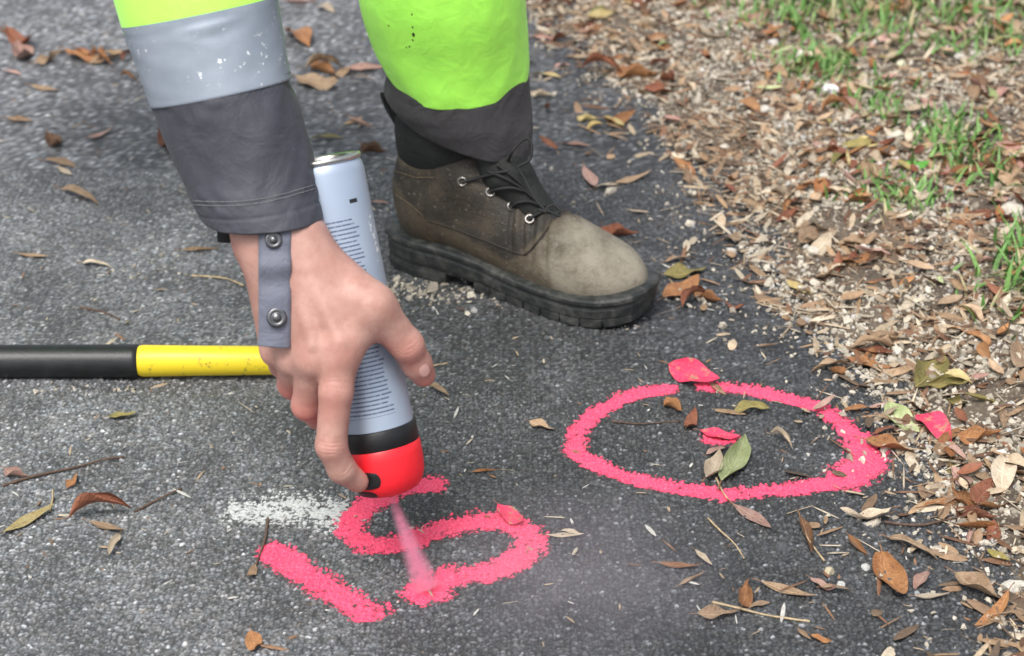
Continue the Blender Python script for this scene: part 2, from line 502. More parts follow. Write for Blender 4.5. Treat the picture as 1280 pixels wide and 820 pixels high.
def m_canprint():
    t = NT('printed_can'); u, v = t.uv()       # u angle / (2 pi), v metres along the can from the cap
    co = t.obj_co()
    base = t.mix(t.ramp(t.noise(16, 3, 0.5, co), 0.3, 0.7), (0.36, 0.43, 0.54), (0.42, 0.49, 0.59))
    vec = t.n('ShaderNodeCombineXYZ'); t.put(vec.inputs[0], t.math('MULTIPLY', u, 130.0))
    row = t.math('FLOOR', t.math('DIVIDE', v, 0.0037))
    t.put(vec.inputs[1], t.math('MULTIPLY', row, 7.3))
    words = t.ramp(t.noise(1.0, 3, 0.7, vec.outputs[0]), 0.36, 0.44)
    fr = t.math('FRACT', t.math('DIVIDE', v, 0.0037))
    line = t.math('MULTIPLY', t.ramp(fr, 0.20, 0.34), t.math('SUBTRACT', 1.0, t.ramp(fr, 0.56, 0.70)))
    ends = t.math('ADD', 0.565, t.math('MULTIPLY', t.math('FRACT', t.math('MULTIPLY', t.math('SINE', t.math('MULTIPLY', row, 12.9)), 437.0)), 0.03))
    inu = t.math('MULTIPLY', t.math('GREATER_THAN', u, 0.28), t.math('LESS_THAN', u, ends))
    b1 = t.math('MULTIPLY', t.math('GREATER_THAN', v, 0.013), t.math('LESS_THAN', v, 0.098))
    b2 = t.math('MULTIPLY', t.math('GREATER_THAN', v, 0.110), t.math('LESS_THAN', v, 0.186))
    m = t.math('MULTIPLY', t.math('MULTIPLY', line, words), t.math('MULTIPLY', inu, t.math('ADD', b1, b2)))
    c = t.mix(t.math('MULTIPLY', m, 0.85), base, (0.05, 0.07, 0.14))
    # a column of pale and blue pictogram marks down the right of the text
    vec2 = t.n('ShaderNodeCombineXYZ'); t.put(vec2.inputs[0], t.math('MULTIPLY', u, 45.0)); t.put(vec2.inputs[1], t.math('MULTIPLY', v, 160.0))
    pk = t.ramp(t.noise(1.0, 2, 0.5, vec2.outputs[0]), 0.52, 0.58)
    inp = t.math('MULTIPLY', t.math('GREATER_THAN', u, 0.655), t.math('LESS_THAN', u, 0.70))
    inv = t.math('MULTIPLY', t.math('GREATER_THAN', v, 0.142), t.math('LESS_THAN', v, 0.182))
    c = t.mix(t.math('MULTIPLY', t.math('MULTIPLY', inp, inv), pk), c, (0.82, 0.84, 0.88))
    small = t.math('MULTIPLY', t.math('MULTIPLY', t.math('GREATER_THAN', u, 0.572), t.math('LESS_THAN', u, 0.61)),
                   t.math('MULTIPLY', t.math('GREATER_THAN', v, 0.196), t.math('LESS_THAN', v, 0.1995)))
    c = t.mix(small, c, (0.02, 0.02, 0.025))
    return t.bsdf(c, 0.38, t.bump(t.noise(60, 2, 0.5, co), 0.05, 0.001), Metallic=0.25)
M['can'] = m_canprint()

def m_mist(name, color, dens, zlen, r0, r1, noise_scale):
    t = NT(name); sp = t.n('ShaderNodeSeparateXYZ'); co = t.obj_co(); t.t.links.new(co, sp.inputs[0])
    zz = t.math('DIVIDE', sp.outputs[2], zlen)
    rad = t.math('ADD', r0, t.math('MULTIPLY', zz, r1 - r0))
    rr = t.math('SQRT', t.math('ADD', t.math('MULTIPLY', sp.outputs[0], sp.outputs[0]), t.math('MULTIPLY', sp.outputs[1], sp.outputs[1])))
    q = t.math('DIVIDE', rr, rad)
    f = t.math('POWER', t.math('SUBTRACT', 1.0, t.ramp(q, 0.0, 1.0)), 1.6)
    n = t.ramp(t.noise(noise_scale, 3, 0.6, co), 0.25, 0.7)
    d = t.math('MULTIPLY', t.math('MULTIPLY', f, t.math('ADD', 0.4, n)), dens)
    v = t.n('ShaderNodeVolumePrincipled'); t.put(v.inputs['Color'], color); t.put(v.inputs['Density'], d)
    t.t.links.new(v.outputs[0], t.out.inputs['Volume'])
    return t.m

# ------------------------------------------------------------------ ground
EDGE_PX = [(560, -160), (640, -40), (700, 40), (770, 110), (850, 180), (900, 260), (945, 340), (1000, 410), (1068, 462), (1125, 545), (1180, 640), (1225, 740), (1300, 900)]
EP = np.array([G(*p)[:2] for p in EDGE_PX]); o_ = np.argsort(EP[:, 1]); EY = EP[o_, 1]; EX = EP[o_, 0]

def edge_d(x, y):                      # metres into the verge (positive = verge)
    return (np.asarray(x) - np.interp(y, EY, EX)) * 0.8

def asph_h(x, y, full=False):
    f1, f2, r, r2 = worley(x, y, 0.0050, 1)
    g1, g2, s, s2 = worley(x + 0.0013, y, 0.0030, 4)
    big = np.clip(1.35 * (f2 - f1) ** 0.75, 0, 1) * (0.75 + 0.5 * vnoise(x, y, 0.0018, 141)) * (0.35 + 0.65 * r) * (r > 0.16)
    sm = np.clip(1.5 * (g2 - g1) ** 0.75, 0, 1) * (0.4 + 0.6 * s) * (s > 0.2)
    h = np.maximum(big * 0.0029, sm * 0.0021 + 0.0002)
    und = (fbm(x, y, 0.25, 31) - 0.5) * 0.006
    if not full:
        return h + und
    isbig = big * 0.0029 > sm * 0.0021 + 0.0002
    k = np.where(isbig, r2, s2); ex = np.where(isbig, big, sm)
    tone = np.where(k > 0.972, 0.42, np.where(k > 0.87, 0.27, 0.082 + 0.140 * k))
    tone = tone * (0.8 + 0.4 * vnoise(x, y, 0.002, 8))
    expo = ss(0.25, 0.75, ex + 0.3 * (vnoise(x, y, 0.05, 44) - 0.5))
    tone = 0.040 + (tone - 0.040) * expo
    dry = 0.60 + 0.98 * ss(0.16, -0.40, x + 0.14 * (fbm(x, y, 0.3, 111) - 0.5) + 0.22 * (y - 1.5) * (y < 1.75))     # drier asphalt away from the verge, plus sky sheen painted in as paler tone
    dry = dry * (0.85 + 0.3 * fbm(x, y, 0.12, 131)) + 0.30 * ss(1.9, 2.8, y)  # far asphalt lightened to imitate grazing sky reflection
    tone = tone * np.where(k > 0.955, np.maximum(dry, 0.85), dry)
    warm = vnoise(x, y, 0.005, 77)
    col = np.stack([tone * (0.93 + 0.09 * warm), tone * 0.995, tone * (1.075 - 0.09 * warm)], -1)  # slight blue cast in the colour stands in for reflected sky
    return h + und, col, h / 0.0026

def verge_h(x, y):
    d = edge_d(x, y) + 0.05 * (fbm(x, y, 0.12, 51) - 0.5)
    return -0.012 + 0.030 * ss(-0.06, 0.14, d) + 0.012 * (fbm(x, y, 0.09, 61) - 0.5) + 0.004 * (fbm(x, y, 0.02, 66) - 0.5)

def ground_z(x, y):
    x = np.atleast_1d(np.asarray(x, float)); y = np.atleast_1d(np.asarray(y, float))
    a = asph_h(x, y); v = verge_h(x, y)
    return np.maximum(a, v)

def patch(x0, x1, y0, y1, h):
    nx = int(round((x1 - x0) / h)); ny = int(round((y1 - y0) / h))
    X, Y = np.meshgrid(np.linspace(x0, x1, nx + 1), np.linspace(y0, y1, ny + 1), indexing='ij')
    X = X.ravel(); Y = Y.ravel()
    i = (np.arange(nx)[:, None] * (ny + 1) + np.arange(ny)[None, :]).ravel()
    F = np.stack([i, i + ny + 1, i + ny + 2, i + 1], 1)
    return X, Y, F

Vs, Fs, Cs, n0 = [], [], [], 0
NEAR = None
for (x0, x1, y0, y1, h) in ((-0.57, 0.60, 1.26, 1.76, 0.00118), (-0.72, 0.52, 1.76, 2.32, 0.0021), (-1.20, 0.60, 2.32, 3.70, 0.005),
                          (-1.60, -0.57, 1.26, 1.76, 0.0042), (-1.60, -0.72, 1.76, 2.32, 0.0042), (-1.90, -1.20, 2.32, 3.70, 0.007), (-1.60, 1.00, 0.75, 1.26, 0.0042)):
    X, Y, F = patch(x0, x1, y0, y1, h)
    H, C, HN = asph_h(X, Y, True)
    if NEAR is None: NEAR = (X, Y, F, H, HN)
    keep = (edge_d(X, Y) < 0.16)
    fk = keep[F].any(1)
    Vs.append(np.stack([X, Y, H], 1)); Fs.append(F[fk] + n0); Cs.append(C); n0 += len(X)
# wide surround
wv = []
wf = []
for (x0, x1, y0, y1) in ((-6, -1.60, -3, 2.32), (-6, -1.90, 2.32, 3.70), (-6, 0.2, 3.70, 9), (-1.60, 1.2, -3, 0.75), (1.00, 1.2, 0.75, 1.26)):
    o = n0 + len(wv)
    wv += [(x0, y0, 0.0008), (x1, y0, 0.0008), (x1, y1, 0.0008), (x0, y1, 0.0008)]; wf.append((o, o + 1, o + 2, o + 3))
Vs.append(np.array(wv)); Fs.append(np.array(wf)); Cs.append(np.full((len(wv), 3), 0.13))
me = mesh_np('asphalt', np.concatenate(Vs), np.concatenate(Fs))
# drop unreferenced vertices is not needed: colours stay per point
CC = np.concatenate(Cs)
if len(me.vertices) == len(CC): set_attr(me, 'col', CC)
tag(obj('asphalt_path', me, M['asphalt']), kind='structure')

X, Y, F = patch(-0.30, 1.9, 1.0, 4.4, 0.0065)
keep = (edge_d(X, Y) > -0.16)[F].all(1)
me = mesh_np('verge', np.stack([X, Y, verge_h(X, Y)], 1), F[keep])
tag(obj('verge_soil', me, M['soil']), kind='structure')
me = mesh_py('ground', [(-150, -150, -0.03), (150, -150, -0.03), (150, 150, -0.03), (-150, 150, -0.03)], [(0, 1, 2, 3)])
tag(obj('ground', me, M['soil']), kind='structure')

# ------------------------------------------------------------------ paint on the asphalt
def seg_dist(X, Y, pts):
    d = np.full(X.shape, 9.0)
    for a, b in zip(pts[:-1], pts[1:]):
        ab = b - a; h = np.clip(((X - a[0]) * ab[0] + (Y - a[1]) * ab[1]) / (ab @ ab + 1e-12), 0, 1)
        d = np.minimum(d, np.hypot(X - a[0] - h * ab[0], Y - a[1] - h * ab[1]))
    return d

def paint(name, strokes, mat, label, edge=0.25, lift=0.0003, thr=0.5, seed=0, gain=1.08):
    X, Y, F, H, HN = NEAR
    cov = np.zeros(X.shape)
    for px, w in strokes:
        pts = np.array([G(*p)[:2] for p in px])
        if len(pts) > 2: pts = catmull(pts, len(pts) * 6)
        wob = 1 + 0.35 * (vnoise(X, Y, 0.02, 90 + seed) - 0.5)
        d = seg_dist(X, Y, pts) / (w * wob)
        cov = np.maximum(cov, 1 - ss(edge, 1.65, d))
    cov = cov * (0.72 + 0.5 * vnoise(X, Y, 0.022, 97 + seed))
    n = vnoise(X, Y, 0.0026, 93 + seed); n2 = vnoise(X, Y, 0.006, 95 + seed)
    c = cov * gain + (cov > 0.01) * (0.75 * (HN - 0.55) + 0.50 * (n - 0.5) + 0.40 * (n2 - 0.5))
    al = ss(thr - .34, thr + .26, c) * ss(0.0, .25, cov)
    fk = al[F].max(1) > 0.03
    Fk = F[fk]
    u, inv = np.unique(Fk, return_inverse=True)
    V = np.stack([X[u], Y[u], H[u] + lift], 1)
    me = mesh_np(name, V, inv.reshape(-1, 4)); set_attr(me, 'cover', al[u])
    o = obj(name, me, mat)
    return tag(o, label, 'paint marking')

paint('painted_ring', [([(836, 487), (800, 492), (760, 509), (728, 535), (720, 560), (738, 580), (790, 600), (850, 612), (893, 618)], 0.0112),
                       ([(905, 621), (960, 616), (1010, 610), (1050, 603), (1072, 590), (1078, 568), (1066, 545), (1030, 515), (980, 498), (925, 487), (880, 484)], 0.0112),
                       ([(1060, 598), (1082, 582), (1080, 560)], 0.020)],
      M['pink'], 'pink sprayed ring around a painted dot on the asphalt', seed=1)
paint('painted_stroke', [([(345, 692), (390, 722), (430, 748), (462, 764)], 0.0162)], M['pink'],
      'straight pink sprayed bar beside the looping figure', seed=2)
paint('painted_figure', [([(537, 606), (505, 612), (468, 627), (444, 647), (442, 668), (468, 682), (512, 676), (560, 660), (605, 652), (645, 657), (664, 677), (650, 700), (612, 714), (565, 722)], 0.0150),
                         ([(532, 741), (538, 738)], 0.019)], M['pink'],
      'looping pink sprayed figure being painted below the can', seed=3)
paint('painted_dot', [([(896, 550), (906, 549)], 0.015)], M['pink'], 'small pink sprayed dot inside the ring', seed=4)
paint('white_paint_patch', [([(312, 638), (345, 634), (395, 640), (428, 645)], 0.033)], M['white_paint'],
      'faded white speckled paint patch above the pink bar', edge=0.0, lift=0.0002, seed=5, gain=0.82)

# ------------------------------------------------------------------ spray can
CA = P(488, 616, 1.680); CB = P(405, 199, 1.630)      # cap end, base end (can is held upside down)
AX = CB - CA; CL = np.linalg.norm(AX); AX = AX / CL
ux, uy, uz = frame(AX, CAM - CA)                       # ux: towards the viewer side, uz: along the can

def lathe(profile, seg=64, uvs=None, closed=(True, True)):
    V = []; UV = []
    for (r, z) in profile:
        for j in range(seg + (1 if uvs else 0)):
            a = 2 * math.pi * j / seg + math.pi
            V.append((r * math.cos(a), r * math.sin(a), z)); UV.append((j / seg, z - (uvs or 0)))
    w = seg + (1 if uvs else 0)
    F = []
    for i in range(len(profile) - 1):
        for j in range(seg):
            a, b = i * w + j, i * w + (j + 1) % w
            F.append((a, b, b + w, a + w))
    return V, F, UV

can = bpy.data.objects.new('spray_can', None); link(can)
can.matrix_world = Matrix(((ux[0], uy[0], uz[0], CA[0]), (ux[1], uy[1], uz[1], CA[1]), (ux[2], uy[2], uz[2], CA[2]), (0, 0, 0, 1)))
tag(can, 'grey blue marking spray can with black band and red cap, held upside down', 'spray can')
RB = 0.0322
V, F, UV = lathe([(RB, 0.060), (RB, 0.10), (RB, 0.15), (RB, 0.20), (RB, 0.24), (RB, CL - 0.012), (RB - 0.0012, CL - 0.006), (RB - 0.003, CL - 0.003)], 72, 0.062)
me = mesh_py('can_body', V, F); set_uv(me, UV); obj('can_body', me, M['can'], can)
V, F, _ = lathe([(RB - 0.003, CL - 0.0032), (RB - 0.0012, CL - 0.0028), (RB - 0.0005, CL - 0.0008), (RB - 0.0012, CL + 0.0012), (RB - 0.003, CL + 0.0016), (RB - 0.0045, CL), (RB - 0.006, CL - 0.006), (RB * 0.55, CL - 0.012), (0.0005, CL - 0.014)], 64)
obj('base_rim', mesh_py('base_rim', V, F), M['metal'], can)
RCAP = 0.0345
V, F, _ = lathe([(RB, 0.0625), (RCAP - 0.0012, 0.0622), (RCAP - 0.0004, 0.0612), (RCAP - 0.0004, 0.0455), (RCAP - 0.001, 0.0448)], 64)
obj('cap_band', mesh_py('cap_band', V, F), M['dark'], can)
# red cap: rounded, cut slantwise at the nozzle end
V, F, _ = lathe([(RCAP - 0.001, 0.0452), (RCAP, 0.0440), (RCAP + 0.0002, 0.036), (RCAP, 0.026), (RCAP - 0.001, 0.017), (RCAP - 0.0035, 0.010), (RCAP - 0.008, 0.0045), (RCAP - 0.015, 0.0015), (0.010, 0.0005), (0.006, 0.002), (0.0005, 0.006)], 64)
obj('cap', mesh_py('cap', V, F), M['redcap'], can)
# dark thumb slot and trigger on the side of the cap under the finger
def cap_patch(a0, a1, z0, z1, lift, n=10):
    V = []; F = []
    for i in range(n + 1):
        for j in range(n + 1):
            s = -1 + 2 * i / n; q = -1 + 2 * j / n
            s2 = s * math.sqrt(1 - q * q / 2.6); q2 = q * math.sqrt(1 - s * s / 2.6)
            a = (a0 + a1) / 2 + (a1 - a0) / 2 * s2; z = (z0 + z1) / 2 + (z1 - z0) / 2 * q2
            rr = np.interp(z, [0, 0.0015, 0.0045, 0.010, 0.017, 0.026], [RCAP - 0.021, RCAP - 0.015, RCAP - 0.008, RCAP - 0.0035, RCAP - 0.001, RCAP])
            rr = rr + lift * (1 - max(abs(s), abs(q)) ** 4) + 0.0002
            V.append((rr * math.cos(a), rr * math.sin(a), z))
    for i in range(n):
        for j in range(n):
            k = i * (n + 1) + j; F.append((k, k + n + 1, k + n + 2, k + 1))
    return V, F
SIDE = -1 if np.dot(uy, RT) > 0 else 1
def cang(deg): return R(deg) * SIDE
me = mesh_py('trigger_slot', *cap_patch(cang(56), cang(10), 0.0125, 0.029, 0.0006)); fix_normals(me); obj('trigger_slot', me, M['dark'], can)
me = mesh_py('trigger', *cap_patch(cang(70), cang(24), 0.0016, 0.0112, 0.0008)); fix_normals(me); obj('trigger', me, M['dark'], can)
V, F, _ = lathe([(0.004, 0.0045), (0.0045, -0.001), (0.0035, -0.003), (0.0005, -0.003)], 20)
obj('nozzle', mesh_py('nozzle', V, F), M['redcap'], can)

# spray stream and drifting mist (volumes)
S0 = CA - AX * 0.003; S1 = G(535, 739, 0.003)
dS = S1 - S0; LS = np.linalg.norm(dS)
sx, sy, sz = frame(dS, RT)
V, F, _ = lathe([(0.0064, 0.0), (0.0112, LS * 0.35), (0.0163, LS * 0.75), (0.0196, LS - 0.002)], 28)
F = list(F) + [tuple(range(28)), tuple(range(28 * 3, 28 * 4))[::-1]]
me = mesh_py('spray_stream', V, F); fix_normals(me)
so = obj('spray_stream', me, m_mist('pink_paint_mist', (0.995, 0.50, 0.66), 165, LS, 0.0058, 0.0190, 170))
so.matrix_world = Matrix(((sx[0], sy[0], sz[0], S0[0]), (sx[1], sy[1], sz[1], S0[1]), (sx[2], sy[2], sz[2], S0[2]), (0, 0, 0, 1)))
tag(so, 'pink paint mist streaming from the red cap down to the asphalt', 'paint spray', kind='stuff')

# ------------------------------------------------------------------ person: one body, clothing as parts
def tcan(py): return 1.680 + (616 - py) / 417 * (1.630 - 1.680)
def H(px, py, dt): return P(px, py, tcan(py) + dt)

person = bpy.data.objects.new('person', None); link(person)
tag(person, 'worker in lime and charcoal workwear reaching down with a spray can', 'person')

def build_hand():
    lo = np.array([-0.265, 1.33, 0.06]); hi = np.array([-0.055, 1.60, 0.40]); h = 0.00155
    p = grid3(lo, hi, h)
    C = lambda a, b, ra, rb: sd_cone(p, H(*a), H(*b), ra, rb)
    palm = C((300, 225, -.022), (326, 300, -.031), .019, .0235)
    for a, b, ra, rb in (
        ((322, 225, -.022), (371, 300, -.031), .019, .0230),
        ((352, 290, -.032), (352, 320, -.036), .0235, .023),
        ((376, 300, -.040), (426, 428, -.058), .021, .0170),
        ((362, 300, -.040), (394, 440, -.055), .021, .0162),
        ((346, 300, -.038), (368, 444, -.040), .021, .0155),
        ((331, 300, -.036), (347, 436, -.022), .0215, .0145),
        ((380, 316, -.034), (466, 384, -.050), .0225, .0180),
        ((446, 376, -.053), (446, 418, -.054), .0150, .0135),
        ((400, 360, -.046), (440, 400, -.052), .0190, .0170)):
        palm = smin(palm, C(a, b, ra, rb), 0.012)
    # tendons and knuckle heads on the back of the hand
    for a, b, r in (((385, 335, -.0615), (424, 424, -.0750), .0042), ((366, 335, -.0600), (392, 430, -.0705), .0040), ((351, 340, -.0575), (368, 430, -.0555), .0038)):
        palm = smin(palm, C(a, b, r, r), 0.006)
    palm = smin(palm, sd_cone(p, H(426, 432, -.0625), H(427, 440, -.0625), .0148, .0148), 0.008)
    palm = smin(palm, sd_cone(p, H(393, 446, -.0585), H(393, 450, -.0585), .0140, .0140), 0.008)
    for pts in (((372, 320, -.0585), (380, 350, -.0615), (398, 372, -.0655), (404, 400, -.0695)), ((400, 330, -.0560), (398, 352, -.0600), (410, 380, -.0655))):
        for a, b in zip(pts[:-1], pts[1:]): palm = smin(palm, C(a, b, .0022, .0022), 0.004)
    def chain(pts):
        d = None
        for (a, ra), (b, rb) in zip(pts[:-1], pts[1:]):
            c = C(a, b, ra, rb); d = c if d is None else smin(d, c, 0.0045)
        return d
    index = chain([((427, 440, -.059), .0155), ((420, 490, -.0635), .0140), ((414, 556, -.0600), .0131)])
    index = smin(index, chain([((414, 558, -.0600), .0131), ((427, 586, -.0510), .0118), ((447, 602, -.0385), .0096)]), 0.004)
    middle = chain([((392, 452, -.052), .0150), ((384, 506, -.029), .0132), ((398, 519, .001), .0118), ((420, 512, .0165), .0105)])
    ring = chain([((368, 450, -.038), .0148), ((366, 480, -.005), .0130), ((388, 492, .021), .0115), ((418, 490, .029), .010)])
    pinky = chain([((347, 438, -.021), .0135), ((353, 456, .012), .0112), ((382, 464, .034), .010), ((412, 466, .040), .0092)])
    thumb = chain([((466, 384, -.0505), .0180), ((508, 431, -.0345), .0142), ((521, 455, -.0225), .0128), ((529, 468, -.0145), .0108)])
    thumb = smin(thumb, sd_cone(p, H(509, 430, -.0385), H(511, 433, -.0385), .0112, .0112), 0.006)
    out = None
    for f, k in ((index, .0095), (middle, .008), (ring, .007), (pinky, .007), (thumb, .012)):
        c = smin(palm, f, k); out = c if out is None else smin(out, c, 0.0012)
    V, Q = surface_nets(out, lo, h)
    # gentle smoothing of grid facets
    E = np.concatenate([Q[:, [0, 1]], Q[:, [1, 2]], Q[:, [2, 3]], Q[:, [3, 0]]])
    for _ in range(3):
        acc = np.zeros_like(V); n = np.zeros(len(V))
        np.add.at(acc, E[:, 0], V[E[:, 1]]); np.add.at(acc, E[:, 1], V[E[:, 0]])
        np.add.at(n, E[:, 0], 1); np.add.at(n, E[:, 1], 1)
        V = V + 0.5 * (acc / n[:, None] - V)
    return V, Q

HV, HQ = build_hand()
def near(pt, r): return np.exp(-(np.linalg.norm(HV - pt, axis=1) / r) ** 2)
red = np.zeros(len(HV))
for a, r, w in (((531, 470, -.014), .014, 1.0), ((512, 440, -.04), .015, .6), ((450, 603, -.036), .012, .7), ((414, 560, -.068), .012, .35), ((384, 515, -.03), .022, 1.0), ((418, 500, -.07), .02, .28), ((426, 440, -.07), .016, .30),
                ((366, 485, -.01), .02, .9), ((350, 455, -.01), .02, .6), ((393, 450, -.06), .014, .35), ((470, 440, -.04), .014, .9), ((480, 440, -.05), .015, .5), ((300, 320, -.03), .02, .35)):
    red = np.maximum(red, w * near(H(*a), r))
crease = np.zeros(len(HV))
def lines(c, d, n, gap, r):
    c = H(*c); d = H(*d) - c; d = d / np.linalg.norm(d)
    s = (HV - c) @ d
    w = near(c, r)
    k = np.zeros(len(HV))
    for i in range(n):
        o = (i - (n - 1) / 2) * gap
        k += np.exp(-((s - o + 0.0008 * np.sin(HV[:, 0] * 350 + i * 2) * 0.5) / 0.0007) ** 2)
    return np.clip(k, 0, 1) * w
crease += lines((413, 560, -.071), (418, 500, -.071), 4, .0034, .012)
crease += .5 * lines((421, 478, -.077), (420, 520, -.077), 3, .0045, .012)
crease += lines((430, 588, -.060), (445, 602, -.050), 2, .003, .009)
crease += lines((511, 432, -.047), (527, 466, -.03), 3, .0032, .010)
# coarse rest of the figure, wholly under the clothes
def rest_of_body():
    prims = [(P(330, 240, 1.615), P(243, -20, 1.60), .030, .038), (P(243, -20, 1.60), (-.34, 1.66, .62), .038, .045),
             ((-.34, 1.66, .62), (-.42, 1.86, .86), .045, .06), ((-.42, 1.86, .86), (-.42, 2.10, .92), .07, .07), ((-.44, 2.0, .88), (-.62, 2.18, .58), .13, .14),
             ((-.60, 2.12, .54), (-.13, 2.05, .53), .085, .06), ((-.13, 2.05, .53), (-.060, 2.03, .13), .055, .036), ((-.075, 2.04, .10), (.06, 1.985, .06), .03, .028)]
    lo = np.array([-.84, 1.40, .02]); hi = np.array([.16, 2.40, 1.08]); h = .014
    p = grid3(lo, hi, h); d = None
    for a, b, ra, rb in prims:
        c = sd_cone(p, a, b, ra, rb); d = c if d is None else smin(d, c, .03)
    return surface_nets(d, lo, h)
BV, BQ = rest_of_body()
me = mesh_np('body', np.concatenate([HV, BV]), np.concatenate([HQ, BQ + len(HV)]))
set_attr(me, 'red', np.concatenate([red, np.zeros(len(BV))])); set_attr(me, 'crease', np.concatenate([np.clip(crease, 0, 1), np.zeros(len(BV))]))
body = obj('body', me, M['skin'], person); tag(body, 'bare right hand gripping the can, forefinger on the trigger')
hand_bvh = BVHTree.FromPolygons([Vector(v) for v in HV], [tuple(int(i) for i in q) for q in HQ])

def hit(bvh, px, py, lift=0.0, back=None):
    d = Vector(ray(px, py)).normalized()
    loc, nrm, i, dist = bvh.ray_cast(Vector(CAM), d)
    if loc is None: return None
    if nrm.dot(d) > 0: nrm = -nrm
    return np.array(loc + nrm * lift)

# ---- garments from rings: (left px, right px, distance, depth radius, front dip)
def loft(keys, nring, seg, wob=None, vcol=None):
    K = np.array([[a[0], a[1], b[0], b[1], t, dr, sk] for a, b, t, dr, sk in keys], float)
    K = catmull(K, nring)
    V = []
    Ph = np.linspace(0, 2 * math.pi, seg, endpoint=False)
    for i, k in enumerate(K):
        Lp = P(k[0], k[1], k[4]); Rp = P(k[2], k[3], k[4]); c = (Lp + Rp) / 2; u = (Rp - Lp) / 2
        vd = c - CAM; vd /= np.linalg.norm(vd)
        v = vd * k[5] + np.array([0, 0, 1.0]) * k[6]
        for ph in Ph:
            off = u * math.cos(ph) + v * math.sin(ph)
            s = 1 + (wob(i / (nring - 1), ph) if wob else 0)
            V.append(c + off * s)
    F = [(i * seg + j, i * seg + (j + 1) % seg, (i + 1) * seg + (j + 1) % seg, (i + 1) * seg + j) for i in range(nring - 1) for j in range(seg)]
    return V, F

def hemmed(name, V, F, nring, seg, mat, parent, th=0.003):
    """close the last ring with a turned-in hem so the cloth has thickness"""
    V = [np.asarray(v) for v in V]; F = list(F)
    last = V[-seg:]; c = np.mean(last, 0); prev = np.mean(V[-2 * seg:-seg], 0); ax = c - prev; ax = ax / np.linalg.norm(ax)
    for k, (ins, dn) in enumerate(((th * 0.5, th * 0.4), (th, 0.0), (th, -0.03), (th * 1.5, -0.06))):
        o = len(V)
        for v in last:
            d = v - c; l = np.linalg.norm(d); V.append(c + d * (1 - ins / l) + ax * dn)
        F += [(o - seg + j, o - seg + (j + 1) % seg, o + (j + 1) % seg, o + j) for j in range(seg)]
    me = mesh_py(name, V, F); fix_normals(me)
    return obj(name, me, mat, parent)

def pn(a, b, s): return float(vnoise(np.array([a]), np.array([b]), 1.0, s)[0]) - 0.5

def wsleeve(amp, s):
    return lambda t, ph: amp * (pn(3 * math.cos(ph) + 9 + t * 1.5, 3 * math.sin(ph) + 3 + 7 * t, s) + 0.5 * pn(7 * math.cos(ph) + 20 + 3 * t, 7 * math.sin(ph) + 14 * t, s + 3))

ts = 1.615
# upper sleeve (lime) up to the shoulder
V, F = loft([((-60, -560), (190, -640), 1.72, .075, .0), ((-10, -400), (230, -470), 1.67, .068, .0), ((70, -200), (300, -250), 1.63, .062, .0), ((122, -60), (334, -100), 1.61, .058, .002), ((154, 42), (347, 2), 1.605, .055, .003)], 40, 64, lambda t, ph: wsleeve(.05, 11)(t, ph) * (1 - ss(.72, .90, t)))
jacket = hemmed('jacket', V, F, 40, 64, M['lime'], person)
tag(jacket, 'fluorescent lime jacket sleeve with silver band')
V, F = loft([((152, 34), (347, -6), 1.605, .0565, .003), ((165, 70), (352, 32), 1.607, .0555, .003), ((188, 134), (364, 97), 1.61, .053, .004)], 30, 64, lambda t, ph: wsleeve(.02, 12)(t, ph) * ss(0, .2, t) * (1 - ss(.8, 1, t)) + .006)
hemmed('reflective_band', V, F, 30, 64, M['reflect'], jacket, .0015)
V, F = loft([((186, 126), (363.5, 89), 1.61, .0530, .004), ((191, 140), (363, 102), 1.61, .0518, .004), ((207, 180), (376, 140), 1.612, .051, .005), ((228, 230), (391, 195), 1.614, .049, .008), ((239, 254), (397, 230), 1.615, .052, .010), ((249, 270), (401, 252), 1.615, .053, .012), ((256, 278), (403, 268), 1.615, .054, .013)], 54, 96,
            lambda t, ph: 0.060 * ss(.02, .2, t) * (pn(3 * math.cos(ph) + 9 + t * 2, 3 * math.sin(ph) + 5 * t, 15) + 0.6 * pn(6 * math.cos(ph) + 3 + 5 * t, 6 * math.sin(ph) + 11 * t, 16)) * (1 - 0.6 * ss(.75, .9, t)) + 0.022 * ss(.05, .25, t) * (1 - ss(.66, .76, t)) * (pn(1.6 * math.cos(ph) + 4, 15 * t + 4.5 * math.sin(ph) + 2 * math.cos(2 * ph), 18) + .6 * pn(2.5 * math.cos(ph) + 7, 24 * t - 5 * math.sin(ph), 19)) + 0.016 * ss(.79, .81, t) - 0.012 * math.exp(-((t - .785) / .014) ** 2))
cuff = hemmed('cuff', V, F, 54, 96, M['cuff'], jacket, .004)
# hem stitching
def on_ring(Lp, Rp, t, dr, sk, n=80, s=1.02):
    a = P(*Lp, t); b = P(*Rp, t); c = (a + b) / 2; u = (b - a) / 2; vd = c - CAM; vd /= np.linalg.norm(vd); v = vd * dr + np.array([0, 0, 1.0]) * sk
    return [c + s * (u * math.cos(q) + v * math.sin(q)) for q in np.linspace(0, 2 * math.pi, n)]

cb = BVHTree.FromPolygons([v.co for v in cuff.data.vertices], [tuple(p.vertices) for p in cuff.data.polygons])
for off in (0, 5):
    st = [hit(cb, 241 + 152 * u_, 251 + off - 20 * u_ + 9 * math.sin(math.pi * u_), .0003) for u_ in np.linspace(0, 1, 70)]
    st = [q for q in st if q is not None]
    if len(st) > 10: obj('stitching', mesh_py('stitching', *tube(st, .00042, 5)), M['stitch'], jacket)
